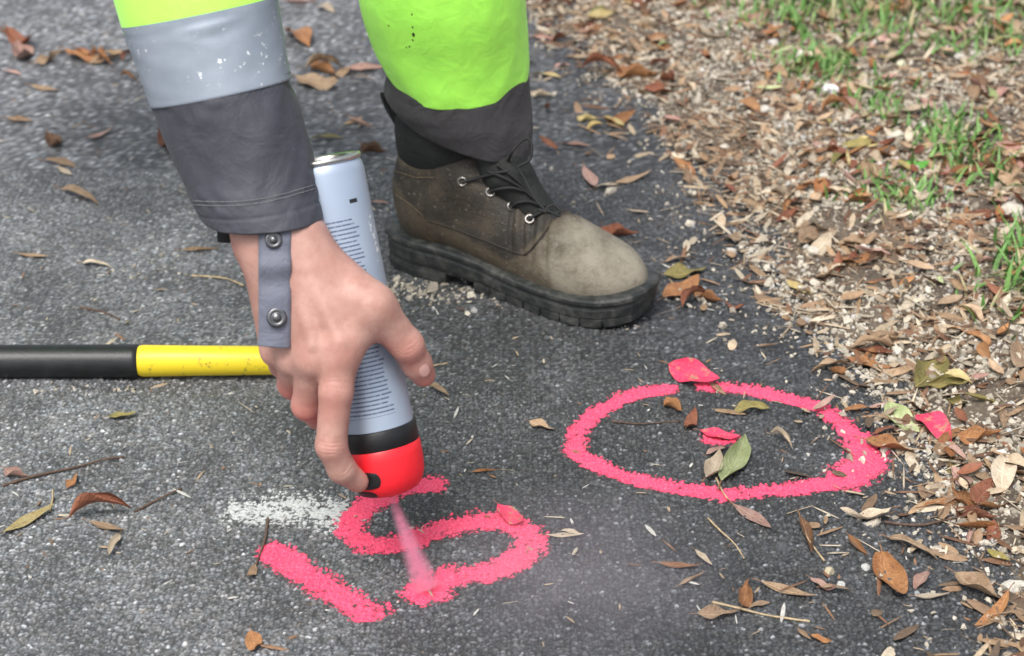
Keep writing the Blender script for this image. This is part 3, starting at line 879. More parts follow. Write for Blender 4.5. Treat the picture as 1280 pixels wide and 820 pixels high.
# wrist strap with two snaps: a thin bent tab over the back of the wrist
def ribbon(pts, wid, th, wdir, n=40):
    pts = catmull(pts, n); V = []; F = []
    T = np.gradient(pts, axis=0)
    for i, p in enumerate(pts):
        t = T[i] / np.linalg.norm(T[i]); w = wdir - t * (wdir @ t); w /= np.linalg.norm(w); nn = np.cross(w, t)
        if nn @ (CAM - p) < 0: nn = -nn
        m = 9
        for j in range(m):
            s = -1 + 2 * j / (m - 1); V.append(p + w * wid / 2 * s + nn * (th / 2 - 0.0026 * abs(s) ** 2.5))
        for j in range(m):
            s = 1 - 2 * j / (m - 1); V.append(p + w * wid / 2 * s - nn * (th / 2 + 0.0026 * abs(s) ** 2.5))
    k = 18
    for i in range(len(pts) - 1):
        for j in range(k): F.append((i * k + j, i * k + (j + 1) % k, (i + 1) * k + (j + 1) % k, (i + 1) * k + j))
    F.append(tuple(range(k))); F.append(tuple((len(pts) - 1) * k + j for j in range(k))[::-1])
    return V, F
SY = np.arange(278, 440, 6.0); ST = []
for y_ in SY:
    ts_ = []
    for x_ in np.linspace(324, 362, 8):
        q = hit(hand_bvh, x_, y_)
        if q is not None: ts_.append((q - CAM) @ FW)
    ST.append(min(ts_) if ts_ else 1.58)
ST = np.array(ST); ST = np.convolve(np.pad(ST, 3, mode='edge'), np.ones(7) / 7, 'valid') - .0030 + .0022 * np.sin((SY - 300) / 7.0) * np.exp(-((SY - 335) / 32) ** 2)
SPX = [P(343 - (y_ > 415) * (y_ - 415) * .05, y_, t_) for y_, t_ in zip(SY, ST)]
def st_at(py): return float(np.interp(py, SY, ST))
V, F = ribbon(SPX, .0268, .0022, RT, 70)
me = mesh_py('cuff_strap', V, F); fix_normals(me); obj('cuff_strap', me, M['strap'], jacket)
def snap(px, py, dt, r):
    c = P(px, py, st_at(py) - .0014); d = CAM - c; x, y, z = frame(d, RT)
    V, F, _ = lathe([(r, -.001), (r, .0008), (r * .88, .0017), (r * .6, .0014), (r * .5, .0009), (r * .42, .0016), (r * .2, .0024), (0.0002, .0025)], 28)
    V = [c + v[0] * x + v[1] * y + v[2] * z for v in V]
    me = mesh_py('snap_button', V, F); fix_normals(me); return obj('snap_button', me, M['snap'], jacket)
snap(342, 300, -.0685, .0072); snap(346, 397, -.0683, .0084)
V, F = ribbon([H(283, 268, -.030), H(281, 286, -.030), H(281, 303, -.028)], .013, .003, RT, 14)
me = mesh_py('strap_end', V, F); fix_normals(me); obj('strap_end', me, M['blackfab'], jacket)

# jacket back and trouser seat above the picture, so that sleeve and trouser leg belong to one figure
def shell(name, prims, mat, parent, lo, hi):
    h = .016; p = grid3(np.array(lo), np.array(hi), h); d = None
    for a, b, ra, rb in prims:
        c = sd_cone(p, a, b, ra, rb); d = c if d is None else smin(d, c, .04)
    V, Q = surface_nets(d, np.array(lo), h)
    return obj(name, mesh_np(name, V, Q), mat, parent)
shell('jacket_back', [((-.42, 1.86, .86), (-.42, 2.12, .92), .10, .10), ((-.44, 2.0, .88), (-.58, 2.15, .64), .155, .16), ((-.42, 1.86, .86), (-.345, 1.68, .64), .085, .07)], M['lime'], jacket, (-.85, 1.5, .35), (-.1, 2.45, 1.15))

# ---- trousers
tt = 2.165
V, F = loft([((446, -120), (655, -140), 2.04, .085, .03), ((446, -60), (656, -70), 2.08, .085, .03), ((449, 0), (657, 0), 2.11, .085, .030), ((463, 50), (660, 50), 2.14, .083, .032), ((480, 84), (661, 78), 2.155, .080, .036), ((490, 98), (660, 90), 2.16, .077, .040)], 44, 96,
            lambda t, ph: .045 * (pn(2.5 * math.cos(ph) + 5, 2.5 * math.sin(ph) + 2.5 * t, 21) + .5 * pn(6 * math.cos(ph) + 2 * t, 6 * math.sin(ph) + 6 * t, 22)))
trousers = hemmed('trousers', V, F, 44, 96, M['lime'], person, .004)
tag(trousers, 'fluorescent lime trouser leg with charcoal hem')
V, F = loft([((484, 78), (659, 70), 2.155, .077, .034), ((483, 98), (661, 90), 2.16, .076, .038), ((481, 112), (662, 118), 2.165, .074, .038), ((483, 118), (665, 154), 2.17, .072, .038), ((493, 128), (663, 184), 2.175, .067, .036)], 40, 96,
            lambda t, ph: .05 * (pn(2.2 * math.cos(ph) + 5, 2.2 * math.sin(ph) + 2 * t, 25) + .6 * pn(5 * math.cos(ph) + 3 * t, 5 * math.sin(ph) + 5 * t, 26)) * (.4 + t))
hemmed('trouser_hem', V, F, 40, 96, M['hem'], trousers, .004)
shell('trouser_seat', [((-.60, 2.12, .54), (-.12, 2.05, .54), .13, .095), ((-.12, 2.05, .54), (-.105, 2.04, .47), .092, .088), ((-.60, 2.16, .56), (-.60, 2.26, .56), .14, .13)], M['lime'], trousers, (-.85, 1.8, .28), (.1, 2.55, .8))

# ------------------------------------------------------------------ boot
HEEL = G(498, 343); TOE = G(806, 428)
bd = (TOE - HEEL); BL = np.linalg.norm(bd[:2]); bdir = bd / BL
bside = np.array([-bdir[1], bdir[0], 0])               # away from the camera
B0 = HEEL + bside * 0.045 - bdir * 0.030
def BW(x, y, z):
    z = z + 0.011 * float(ss(.010, .016, z)) * (1 - float(ss(.22, .62, x / .298)))      # heel lift
    return B0 + bdir * x * 1.115 + bside * y * 1.05 + np.array([0, 0, z * 1.03])
LB = 0.298

def boot_upper():
    lo = np.array([-.03, -.08, .02]); hi = np.array([LB + .03, .08, .175]); h = .0022
    p = grid3(lo, hi, h)
    L = LB
    d = sd_ell(p, (L - .066, 0, .044), (.064, .0485, .0380))
    d = smin(d, sd_cone(p, (.060, 0, .062), (L - .10, 0, .050), .038, .0440), .02)
    d = smin(d, sd_cone(p, (.098, 0, .110), (L - .075, 0, .052), .034, .033), .02)
    d = smin(d, sd_ell(p, (.047, 0, .068), (.044, .038, .055)), .02)
    d = smin(d, sd_cone(p * np.array([.86, 1.08, 1], np.float32), (.052, 0, .09), (.056, 0, .20), .043, .046), .022)
    # flexing creases across the vamp
    X, Y, Z = p[..., 0], p[..., 1], p[..., 2]
    cr = 0
    for x0, k, w in ((.172, .25, .0035), (.184, .1, .003), (.197, .35, .0035), (.160, .1, .003)):
        cr = cr + .0030 * np.exp(-((X - x0 - k * (.1 - Z) * .4 - .004 * np.sin(Y * 90)) / w) ** 2) * ss(.05, .075, Z)
    d = d + 1.3 * cr * ss(.13, .16, X)
    d = d + .0012 * np.sin(X * 70 + 3 * np.sin(Y * 60)) * np.sin(Z * 60 + 1)
    d = np.maximum(d, .031 - Z); d = np.maximum(d, Z - .142 - .1 * (X - .05) * (X > .05))
    V, Q = surface_nets(d, lo, h)
    return V, Q
UV_, UQ = boot_upper()
UW = np.array([BW(*v) for v in UV_])
upper_bvh = BVHTree.FromPolygons([Vector(v) for v in UW], [tuple(int(i) for i in q) for q in UQ])
boot = bpy.data.objects.new('boot', None); link(boot, person)
tag(boot, 'muddy brown leather work boot with black laces')
# panel tint from the place on the boot
def proj(W):
    r = W - CAM; t = r @ FW
    return 640 + FPX * (r @ RT) / t, 410 - FPX * (r @ UP) / t
qpoly = [G_ for G_ in []]
bx, bz = UV_[:, 0], UV_[:, 2]
quarter = ss(0, .010, bz - np.interp(bx, [0.0, .035, .055, .10, .16, .175, .21], [.100, .085, .066, .058, .046, .060, .110]))
tint = .92 * ss(.16, .27, bx) + .55 * ss(.05, .12, bx) * (1 - ss(.16, .27, bx)) + .42 * (1 - ss(.05, .12, bx))
tint = tint * (1 - quarter) + .16 * quarter + .25 * (1 - ss(.125, .14, bz)) * ss(.115, .13, bz) * (bx < .07)
me = mesh_np('upper', UW, UQ); set_attr(me, 'tint', tint)
obj('upper', me, M['leather'], boot)
# seams
def seam(pix, r=.0009, name='seam', mat=None, lift=.0004):
    pts = []
    for a, b in zip(pix[:-1], pix[1:]):
        for s in np.linspace(0, 1, 8, endpoint=False):
            q = hit(upper_bvh, a[0] + (b[0] - a[0]) * s, a[1] + (b[1] - a[1]) * s, lift)
            if q is not None: pts.append(q)
    if len(pts) < 3: return
    me = mesh_py(name, *tube(pts, r, 5, len(pts) * 2)); obj(name, me, mat or M['seam'], boot)
M['seam'] = simple('leather_seam', (0.095, 0.068, 0.042), 0.7, 0.3, 200)
M['seamd'] = simple('dark_leather_edge', (0.028, 0.021, 0.015), 0.7, 0.3, 200)
seam([(494, 243), (512, 255), (527, 268), (532, 282), (535, 296), (543, 304)])
seam([(536, 276), (560, 283), (600, 298), (640, 314), (656, 319)], .0011, 'seam', M['seamd'])
seam([(656, 319), (668, 308), (680, 292), (688, 282)], .0014, 'seam', M['seamd'])
seam([(494, 214), (520, 222), (548, 222)], .0008)

# sole
def outline(x):                                          # half width of the sole at x (0..1)
    return np.interp(x, [0, .02, .06, .14, .28, .42, .55, .68, .80, .89, .95, .985, 1.0], [.010, .022, .033, .0395, .0385, .0375, .043, .0495, .0515, .0475, .0385, .026, .010])
def sole_ring(z, grow, x0=0.0, x1=1.0, n=90):
    xs = x0 + (x1 - x0) * (0.5 - 0.5 * np.cos(np.linspace(0, math.pi, n)))
    pts = [(x * LB, -(outline(x) + grow)) for x in xs] + [(x * LB, outline(x) + grow) for x in xs[::-1]]
    out = []
    for x, y in pts:
        gx = x + (grow * 1.0 if x > .5 * LB else -grow) * (abs(x / LB - .5) * 2) ** 6
        spring = .010 * max(0, (x / LB - .78) / .22) ** 2
        out.append((gx, y, z + spring))
    return out
def stack(name, levels, mat, x0=0.0, x1=1.0, n=90, noise=0.00012):
    V = []; F = []
    for z, g in levels: V += [BW(*q) + noise * (rng.random(3) - .5) for q in sole_ring(z, g, x0, x1, n)]
    k = 2 * n
    for i in range(len(levels) - 1):
        for j in range(k): F.append((i * k + j, i * k + (j + 1) % k, (i + 1) * k + (j + 1) % k, (i + 1) * k + j))
    F.append(tuple(range(k))[::-1]); F.append(tuple((len(levels) - 1) * k + j for j in range(k)))
    me = mesh_py(name, V, F); fix_normals(me)
    me.polygons.foreach_set('use_smooth', np.zeros(len(me.polygons), dtype=bool))
    return obj(name, me, mat, boot)
stack('welt', [(.0270, -.002), (.0275, .0045), (.030, .006), (.0335, .006), (.036, .0045), (.037, -.004)], M['rubber'])
stack('sole', [(.0115, -.004), (.012, .001), (.014, .0032), (.022, .0036), (.026, .0022), (.0275, .001)], M['rubber'])
stack('heel_block', [(.0005, -.001), (.001, .0008), (.003, .0024), (.010, .0030), (.0125, .002)], M['rubber'], 0.0, .285, 30)
stack('outsole', [(.0040, -.004), (.0045, .0002), (.010, .0012), (.0125, .001)], M['rubber'], .395, .995, 40)
for i, (a, b) in enumerate(((.40, .462), (.47, .532), (.54, .607), (.615, .682), (.69, .757), (.765, .832), (.84, .907), (.915, .995))):
    stack('tread_lug', [(.0005, -.001), (.001, .0006), (.003, .0019), (.010, .0020), (.0125, .0015)], M['rubber'], a, b, 10)

# collar, tongue, pull tab
def ring_loft(levels, seg=48, amp=0.0):
    V = []; F = []
    for (cx, z, rx, ry, slope) in levels:
        for j in range(seg):
            a = 2 * math.pi * j / seg; x = cx + rx * math.cos(a)
            V.append(BW(x, ry * math.sin(a), z + slope * math.cos(a)))
    for i in range(len(levels) - 1):
        for j in range(seg): F.append((i * seg + j, i * seg + (j + 1) % seg, (i + 1) * seg + (j + 1) % seg, (i + 1) * seg + j))
    return V, F
V, F = ring_loft([(.060, .122, .0475, .0385, .002), (.060, .128, .0505, .0415, .002), (.061, .140, .053, .0445, .003), (.061, .158, .054, .0455, .004), (.061, .172, .053, .0445, .005), (.061, .181, .0495, .041, .006), (.061, .184, .045, .037, .006), (.061, .178, .040, .032, .006), (.061, .150, .038, .030, .004)])
me = mesh_py('collar', V, F); fix_normals(me); obj('collar', me, M['blackfab'], boot)
V, F = ribbon([BW(.010, -.004, .165), BW(.004, -.004, .180), BW(-.006, -.004, .190), BW(-.002, -.004, .176), BW(.010, -.004, .158)], .016, .002, bside, 24)
me = mesh_py('pull_tab', V, F); fix_normals(me); obj('pull_tab', me, M['blackfab'], boot)
tv = grid3(np.array([.08, -.04, .07]), np.array([.21, .04, .19]), .0025)
td = smin(sd_cone(tv, (.112, 0, .165), (.135, 0, .130), .024, .026), sd_cone(tv, (.135, 0, .130), (.182, 0, .088), .026, .019), .012)
TV, TQ = surface_nets(td, np.array([.08, -.04, .07]), .0025)
TW = np.array([BW(*v) for v in TV])
obj('tongue', mesh_np('tongue', TW, TQ), M['tongue'], boot)
tong_bvh = BVHTree.FromPolygons([Vector(v) for v in TW], [tuple(int(i) for i in q) for q in TQ])

def hit2(px, py, lift=.002):
    best = None
    for b in (upper_bvh, tong_bvh):
        q = hit(b, px, py, lift)
        if q is not None and (best is None or np.linalg.norm(q - CAM) < np.linalg.norm(best - CAM)): best = q
    return best
for (px, py) in ((578, 227), (613, 240), (639, 258), (662, 274)):
    d = Vector(ray(px, py)).normalized(); loc, nrm, i, dist = upper_bvh.ray_cast(Vector(CAM), d)
    if loc is None: continue
    if nrm.dot(d) > 0: nrm = -nrm
    c = np.array(loc) + np.array(nrm) * .0006; x, y, z = frame(np.array(nrm), RT)
    pts = [c +   .0045 * (math.cos(a) * x + math.sin(a) * y) for a in np.linspace(0, 2 * math.pi, 25)]
    V, F = tube(pts, .0013, 8, cap=False); obj('eyelet', mesh_py('eyelet', V, F), M['brass'], boot)
def lace(pix, r=.0019, lift=.003, n=30):
    pts = [hit2(a, b, lift) for a, b in pix]; pts = [q for q in pts if q is not None]
    if len(pts) > 2: obj('lace', mesh_py('lace', *tube(pts, r, 7, n)), M['lace'], boot)
lace([(579, 227), (592, 224), (606, 220), (622, 216), (636, 214)])
lace([(613, 240), (625, 235), (640, 234), (652, 238), (662, 240)])
lace([(639, 258), (650, 252), (662, 252), (672, 256), (680, 258)])
lace([(662, 275), (670, 268), (680, 264), (688, 262)], .0021)
lace([(612, 214), (630, 222), (650, 234), (668, 250), (678, 262)])
lace([(622, 206), (642, 222), (660, 240), (676, 258)])
def free_lace(pts, r=.0017, n=40): obj('lace', mesh_py('lace', *tube(pts, r, 7, n)), M['lace'], boot)
LT = 2.125
free_lace([P(634, 205, 2.14), P(640, 190, 2.12), P(652, 176, LT), P(661, 174, LT), P(665, 186, LT), P(662, 200, LT), P(652, 206, LT), P(645, 210, LT)])
free_lace([P(646, 208, LT), P(655, 222, 2.11), P(664, 240, 2.10), P(675, 256, 2.09), P(684, 264, 2.085)], .0013)
free_lace([P(672, 262, 2.075), P(690, 266, 2.07), P(700, 264, 2.068), P(692, 256, 2.07), P(684, 262, 2.07), P(700, 270, 2.063)], .0016)

# ------------------------------------------------------------------ tool handle
ha = G(-420, 482); hb = G(400, 479)
def handle():
    root = bpy.data.objects.new('tool_handle', None); link(root); 
    d = hb - ha; d = d / np.linalg.norm(d); up = np.array([0, 0, 1.0]); sdv = np.cross(up, d)
    def prof(lst, name, mat):
        V = []; F = []; seg = 28
        for s, rx, rz in lst:
            c = ha + d * s + sdv * .0165
            for j in range(seg):
                a = 2 * math.pi * j / seg
                V.append(c + sdv * rx * math.cos(a) + up * (.0185 + rz * math.sin(a)))
        for i in range(len(lst) - 1):
            for j in range(seg): F.append((i * seg + j, i * seg + (j + 1) % seg, (i + 1) * seg + (j + 1) % seg, (i + 1) * seg + j))
        F.append(tuple(range(seg))); F.append(tuple((len(lst) - 1) * seg + j for j in range(seg)))
        me = mesh_py(name, V, F); fix_normals(me); return obj(name, me, mat, root)
    L = np.linalg.norm(hb - ha); pj = np.linalg.norm(G(172, 482) - ha)
    prof([(0, .010, .010), (.004, .0155, .0155), (.012, .0175, .018), (.2, .0172, .0175), (pj - .006, .0174, .0178), (pj - .001, .017, .0174), (pj, .0155, .0155)], 'grip', M['grip'])
    prof([(pj - .004, .0145, .0145), (pj + .0005, .0155, .016), (pj + .004, .0160, .0172), (pj + .06, .0155, .0162), (L - .01, .0150, .0150), (L, .0135, .0135)], 'shaft', M['yellow'])
    return root
tag(handle(), 'yellow and black tool handle lying on the asphalt behind the hand', 'tool')

# ------------------------------------------------------------------ leaves
STALKS = {}
def leaf_mesh(name, wid, fold, bend, twist, wavy, nu=12, nv=3, stalk=0.18, shape=1.0, seed=0):
    """unit length along +x from -0.5 to 0.5; v in -1..1 across"""
    r = np.random.default_rng(seed); V = []; UVs = []; F = []
    ph = r.random(4) * 6.28
    for i in range(nu + 1):
        u = i / nu
        w = wid * 0.5 * (math.sin(math.pi * u ** (0.80 * shape)) ** 0.85 if 0 < u < 1 else 0.0) + 0.004
        a = bend * (u - 0.45); x = math.sin(a) / bend if abs(bend) > 1e-3 else u - .45
        zc = (1 - math.cos(a)) / bend if abs(bend) > 1e-3 else 0
        tw = twist * (u - .4); sway = 0.05 * math.sin(3.2 * u + ph[3])
        for j in range(-nv, nv + 1):
            v = j / nv
            fo = fold * (0.6 + 0.4 * math.sin(2 * u + ph[0]))
            cv = w * v * math.cos(fo * abs(v)); cz = w * abs(v) * math.sin(fo * (0.4 + 0.6 * abs(v)))
            cz += wavy * w * abs(v) * math.sin(9 * u + ph[1] + (1.7 if v > 0 else 0))
            y = cv * math.cos(tw) - cz * math.sin(tw); z = cv * math.sin(tw) + cz * math.cos(tw)
            V.append((x, y + sway, zc + z)); UVs.append((u, v))
    k = 2 * nv + 1
    for i in range(nu):
        for j in range(k - 1): F.append((i * k + j, (i + 1) * k + j, (i + 1) * k + j + 1, i * k + j + 1))
    if stalk > 0:
        p0 = np.array(V[nv]); d = np.array([-1, .25 * (r.random() - .5), .1 * (r.random() - .3)])
        tv_, tf = tube([p0 + d * 0, p0 + d * stalk * .5 + np.array([0, 0, .01]), p0 + d * stalk], [.012, .010, .012], 4)
        stalk_geo = (list(tv_), tf)
        # raised midrib
        mid = [np.array(V[i * k + nv]) + np.array([0, 0, .004]) for i in range(0, nu + 1, 2)]
        tv_, tf = tube(mid, [.010, .006, .003], 4)
        o = len(V); V += list(tv_); UVs += [(0.5, 0.0)] * len(tv_); F += [tuple(i + o for i in f) for f in tf]
    V = np.array(V); dz = V[:, 2].min() + 0.003; V[:, 2] -= dz
    me = mesh_py(name, V, F); set_uv(me, np.array(UVs))
    if stalk > 0:
        sm = mesh_py('stalk', [v - np.array([0, 0, dz]) for v in stalk_geo[0]], stalk_geo[1]); sm.materials.append(M['leafstalk']); STALKS[me.name] = sm
    return me

SHAPES = {}
for i, (w, fo, be, tw, wv_, sh) in enumerate([(.24, .5, .5, .3, .1, 1), (.28, .9, -.5, .5, .15, 1), (.22, .3, .9, -.6, .1, 1.1), (.30, .7, .3, .8, .2, .95), (.20, 1.1, .7, .2, .1, 1), (.26, .6, -.8, -.8, .2, 1)]):
    SHAPES.setdefault('narrow', []).append(leaf_mesh('leaf_narrow', w, fo, be, tw, wv_, shape=sh, seed=i, nv=2))
for i, (w, fo, be, tw, wv_, sh) in enumerate([(.42, .45, .6, .3, .2, 1), (.46, .8, -.7, .6, .25, 1.1), (.40, 1.0, .9, -.5, .2, .95), (.50, .4, 1.1, .9, .3, 1.05), (.44, .7, .4, -.9, .3, 1)]):
    SHAPES.setdefault('broad', []).append(leaf_mesh('leaf_broad', w, fo, be, tw, wv_, shape=sh, seed=20 + i, nv=3))
for i, (w, fo, be, tw, wv_) in enumerate([(.40, 1.5, 1.6, 1.2, .35), (.36, 1.3, -1.7, 1.6, .4), (.45, 1.7, 1.2, -1.5, .4), (.34, 1.4, 2.0, .9, .3)]):
    SHAPES.setdefault('curled', []).append(leaf_mesh('leaf_curled', w, fo, be, tw, wv_, seed=40 + i, nv=3))

def put_leaf(p, yaw, length, shape, colour, label, group, var=None, tilt=(0, 0), z=None, width=1.0, cat='leaf', stalked=True):
    lst = SHAPES[shape]; me = lst[(var if var is not None else random.randrange(len(lst))) % len(lst)]
    if not me.materials: me.materials.append(M['leaf tan'])
    o = bpy.data.objects.new('fallen_leaf', me); link(o)
    o.material_slots[0].link = 'OBJECT'; o.material_slots[0].material = M['leaf ' + colour]
    zz = float(ground_z(p[0], p[1])[0]) if z is None else z
    o.location = (p[0], p[1], zz + 0.0016); o.rotation_euler = (tilt[0], tilt[1], yaw); o.scale = (length, length * width, length)
    if stalked:
        link(bpy.data.objects.new('stalk', STALKS[me.name]), o)
    return tag(o, label, cat, group)

def px_leaf(x0, y0, x1, y1, shape, colour, label=None, group=None, var=None, tilt=(0, 0), width=1.0):
    a = G(x0, y0); b = G(x1, y1); d = b - a; L = float(np.hypot(d[0], d[1]))
    L2 = min(max(L, .012), .105)
    if label is None:
        mx_, my_ = (x0 + x1) / 2, (y0 + y1) / 2
        where = ('asphalt beyond the tool handle' if mx_ < 345 and my_ < 430 else 'asphalt between sleeve and trouser leg' if mx_ < 500 and my_ < 270 else
                 'asphalt behind the boot' if my_ < 260 else 'asphalt at the boot toe' if my_ < 442 else 'leaf litter beside the ring' if mx_ > 1050 and my_ < 620 else
                 'verge edge in front of the ring' if mx_ > 1050 else 'asphalt in front of the ring')
        label = f'{colour} {shape} leaf fallen on the {where}'; group = f'{colour} {shape} leaves, {where}'
    return put_leaf((a + b) / 2, math.atan2(d[1], d[0]), L2, shape, colour, label, group, var, tilt, None, width)

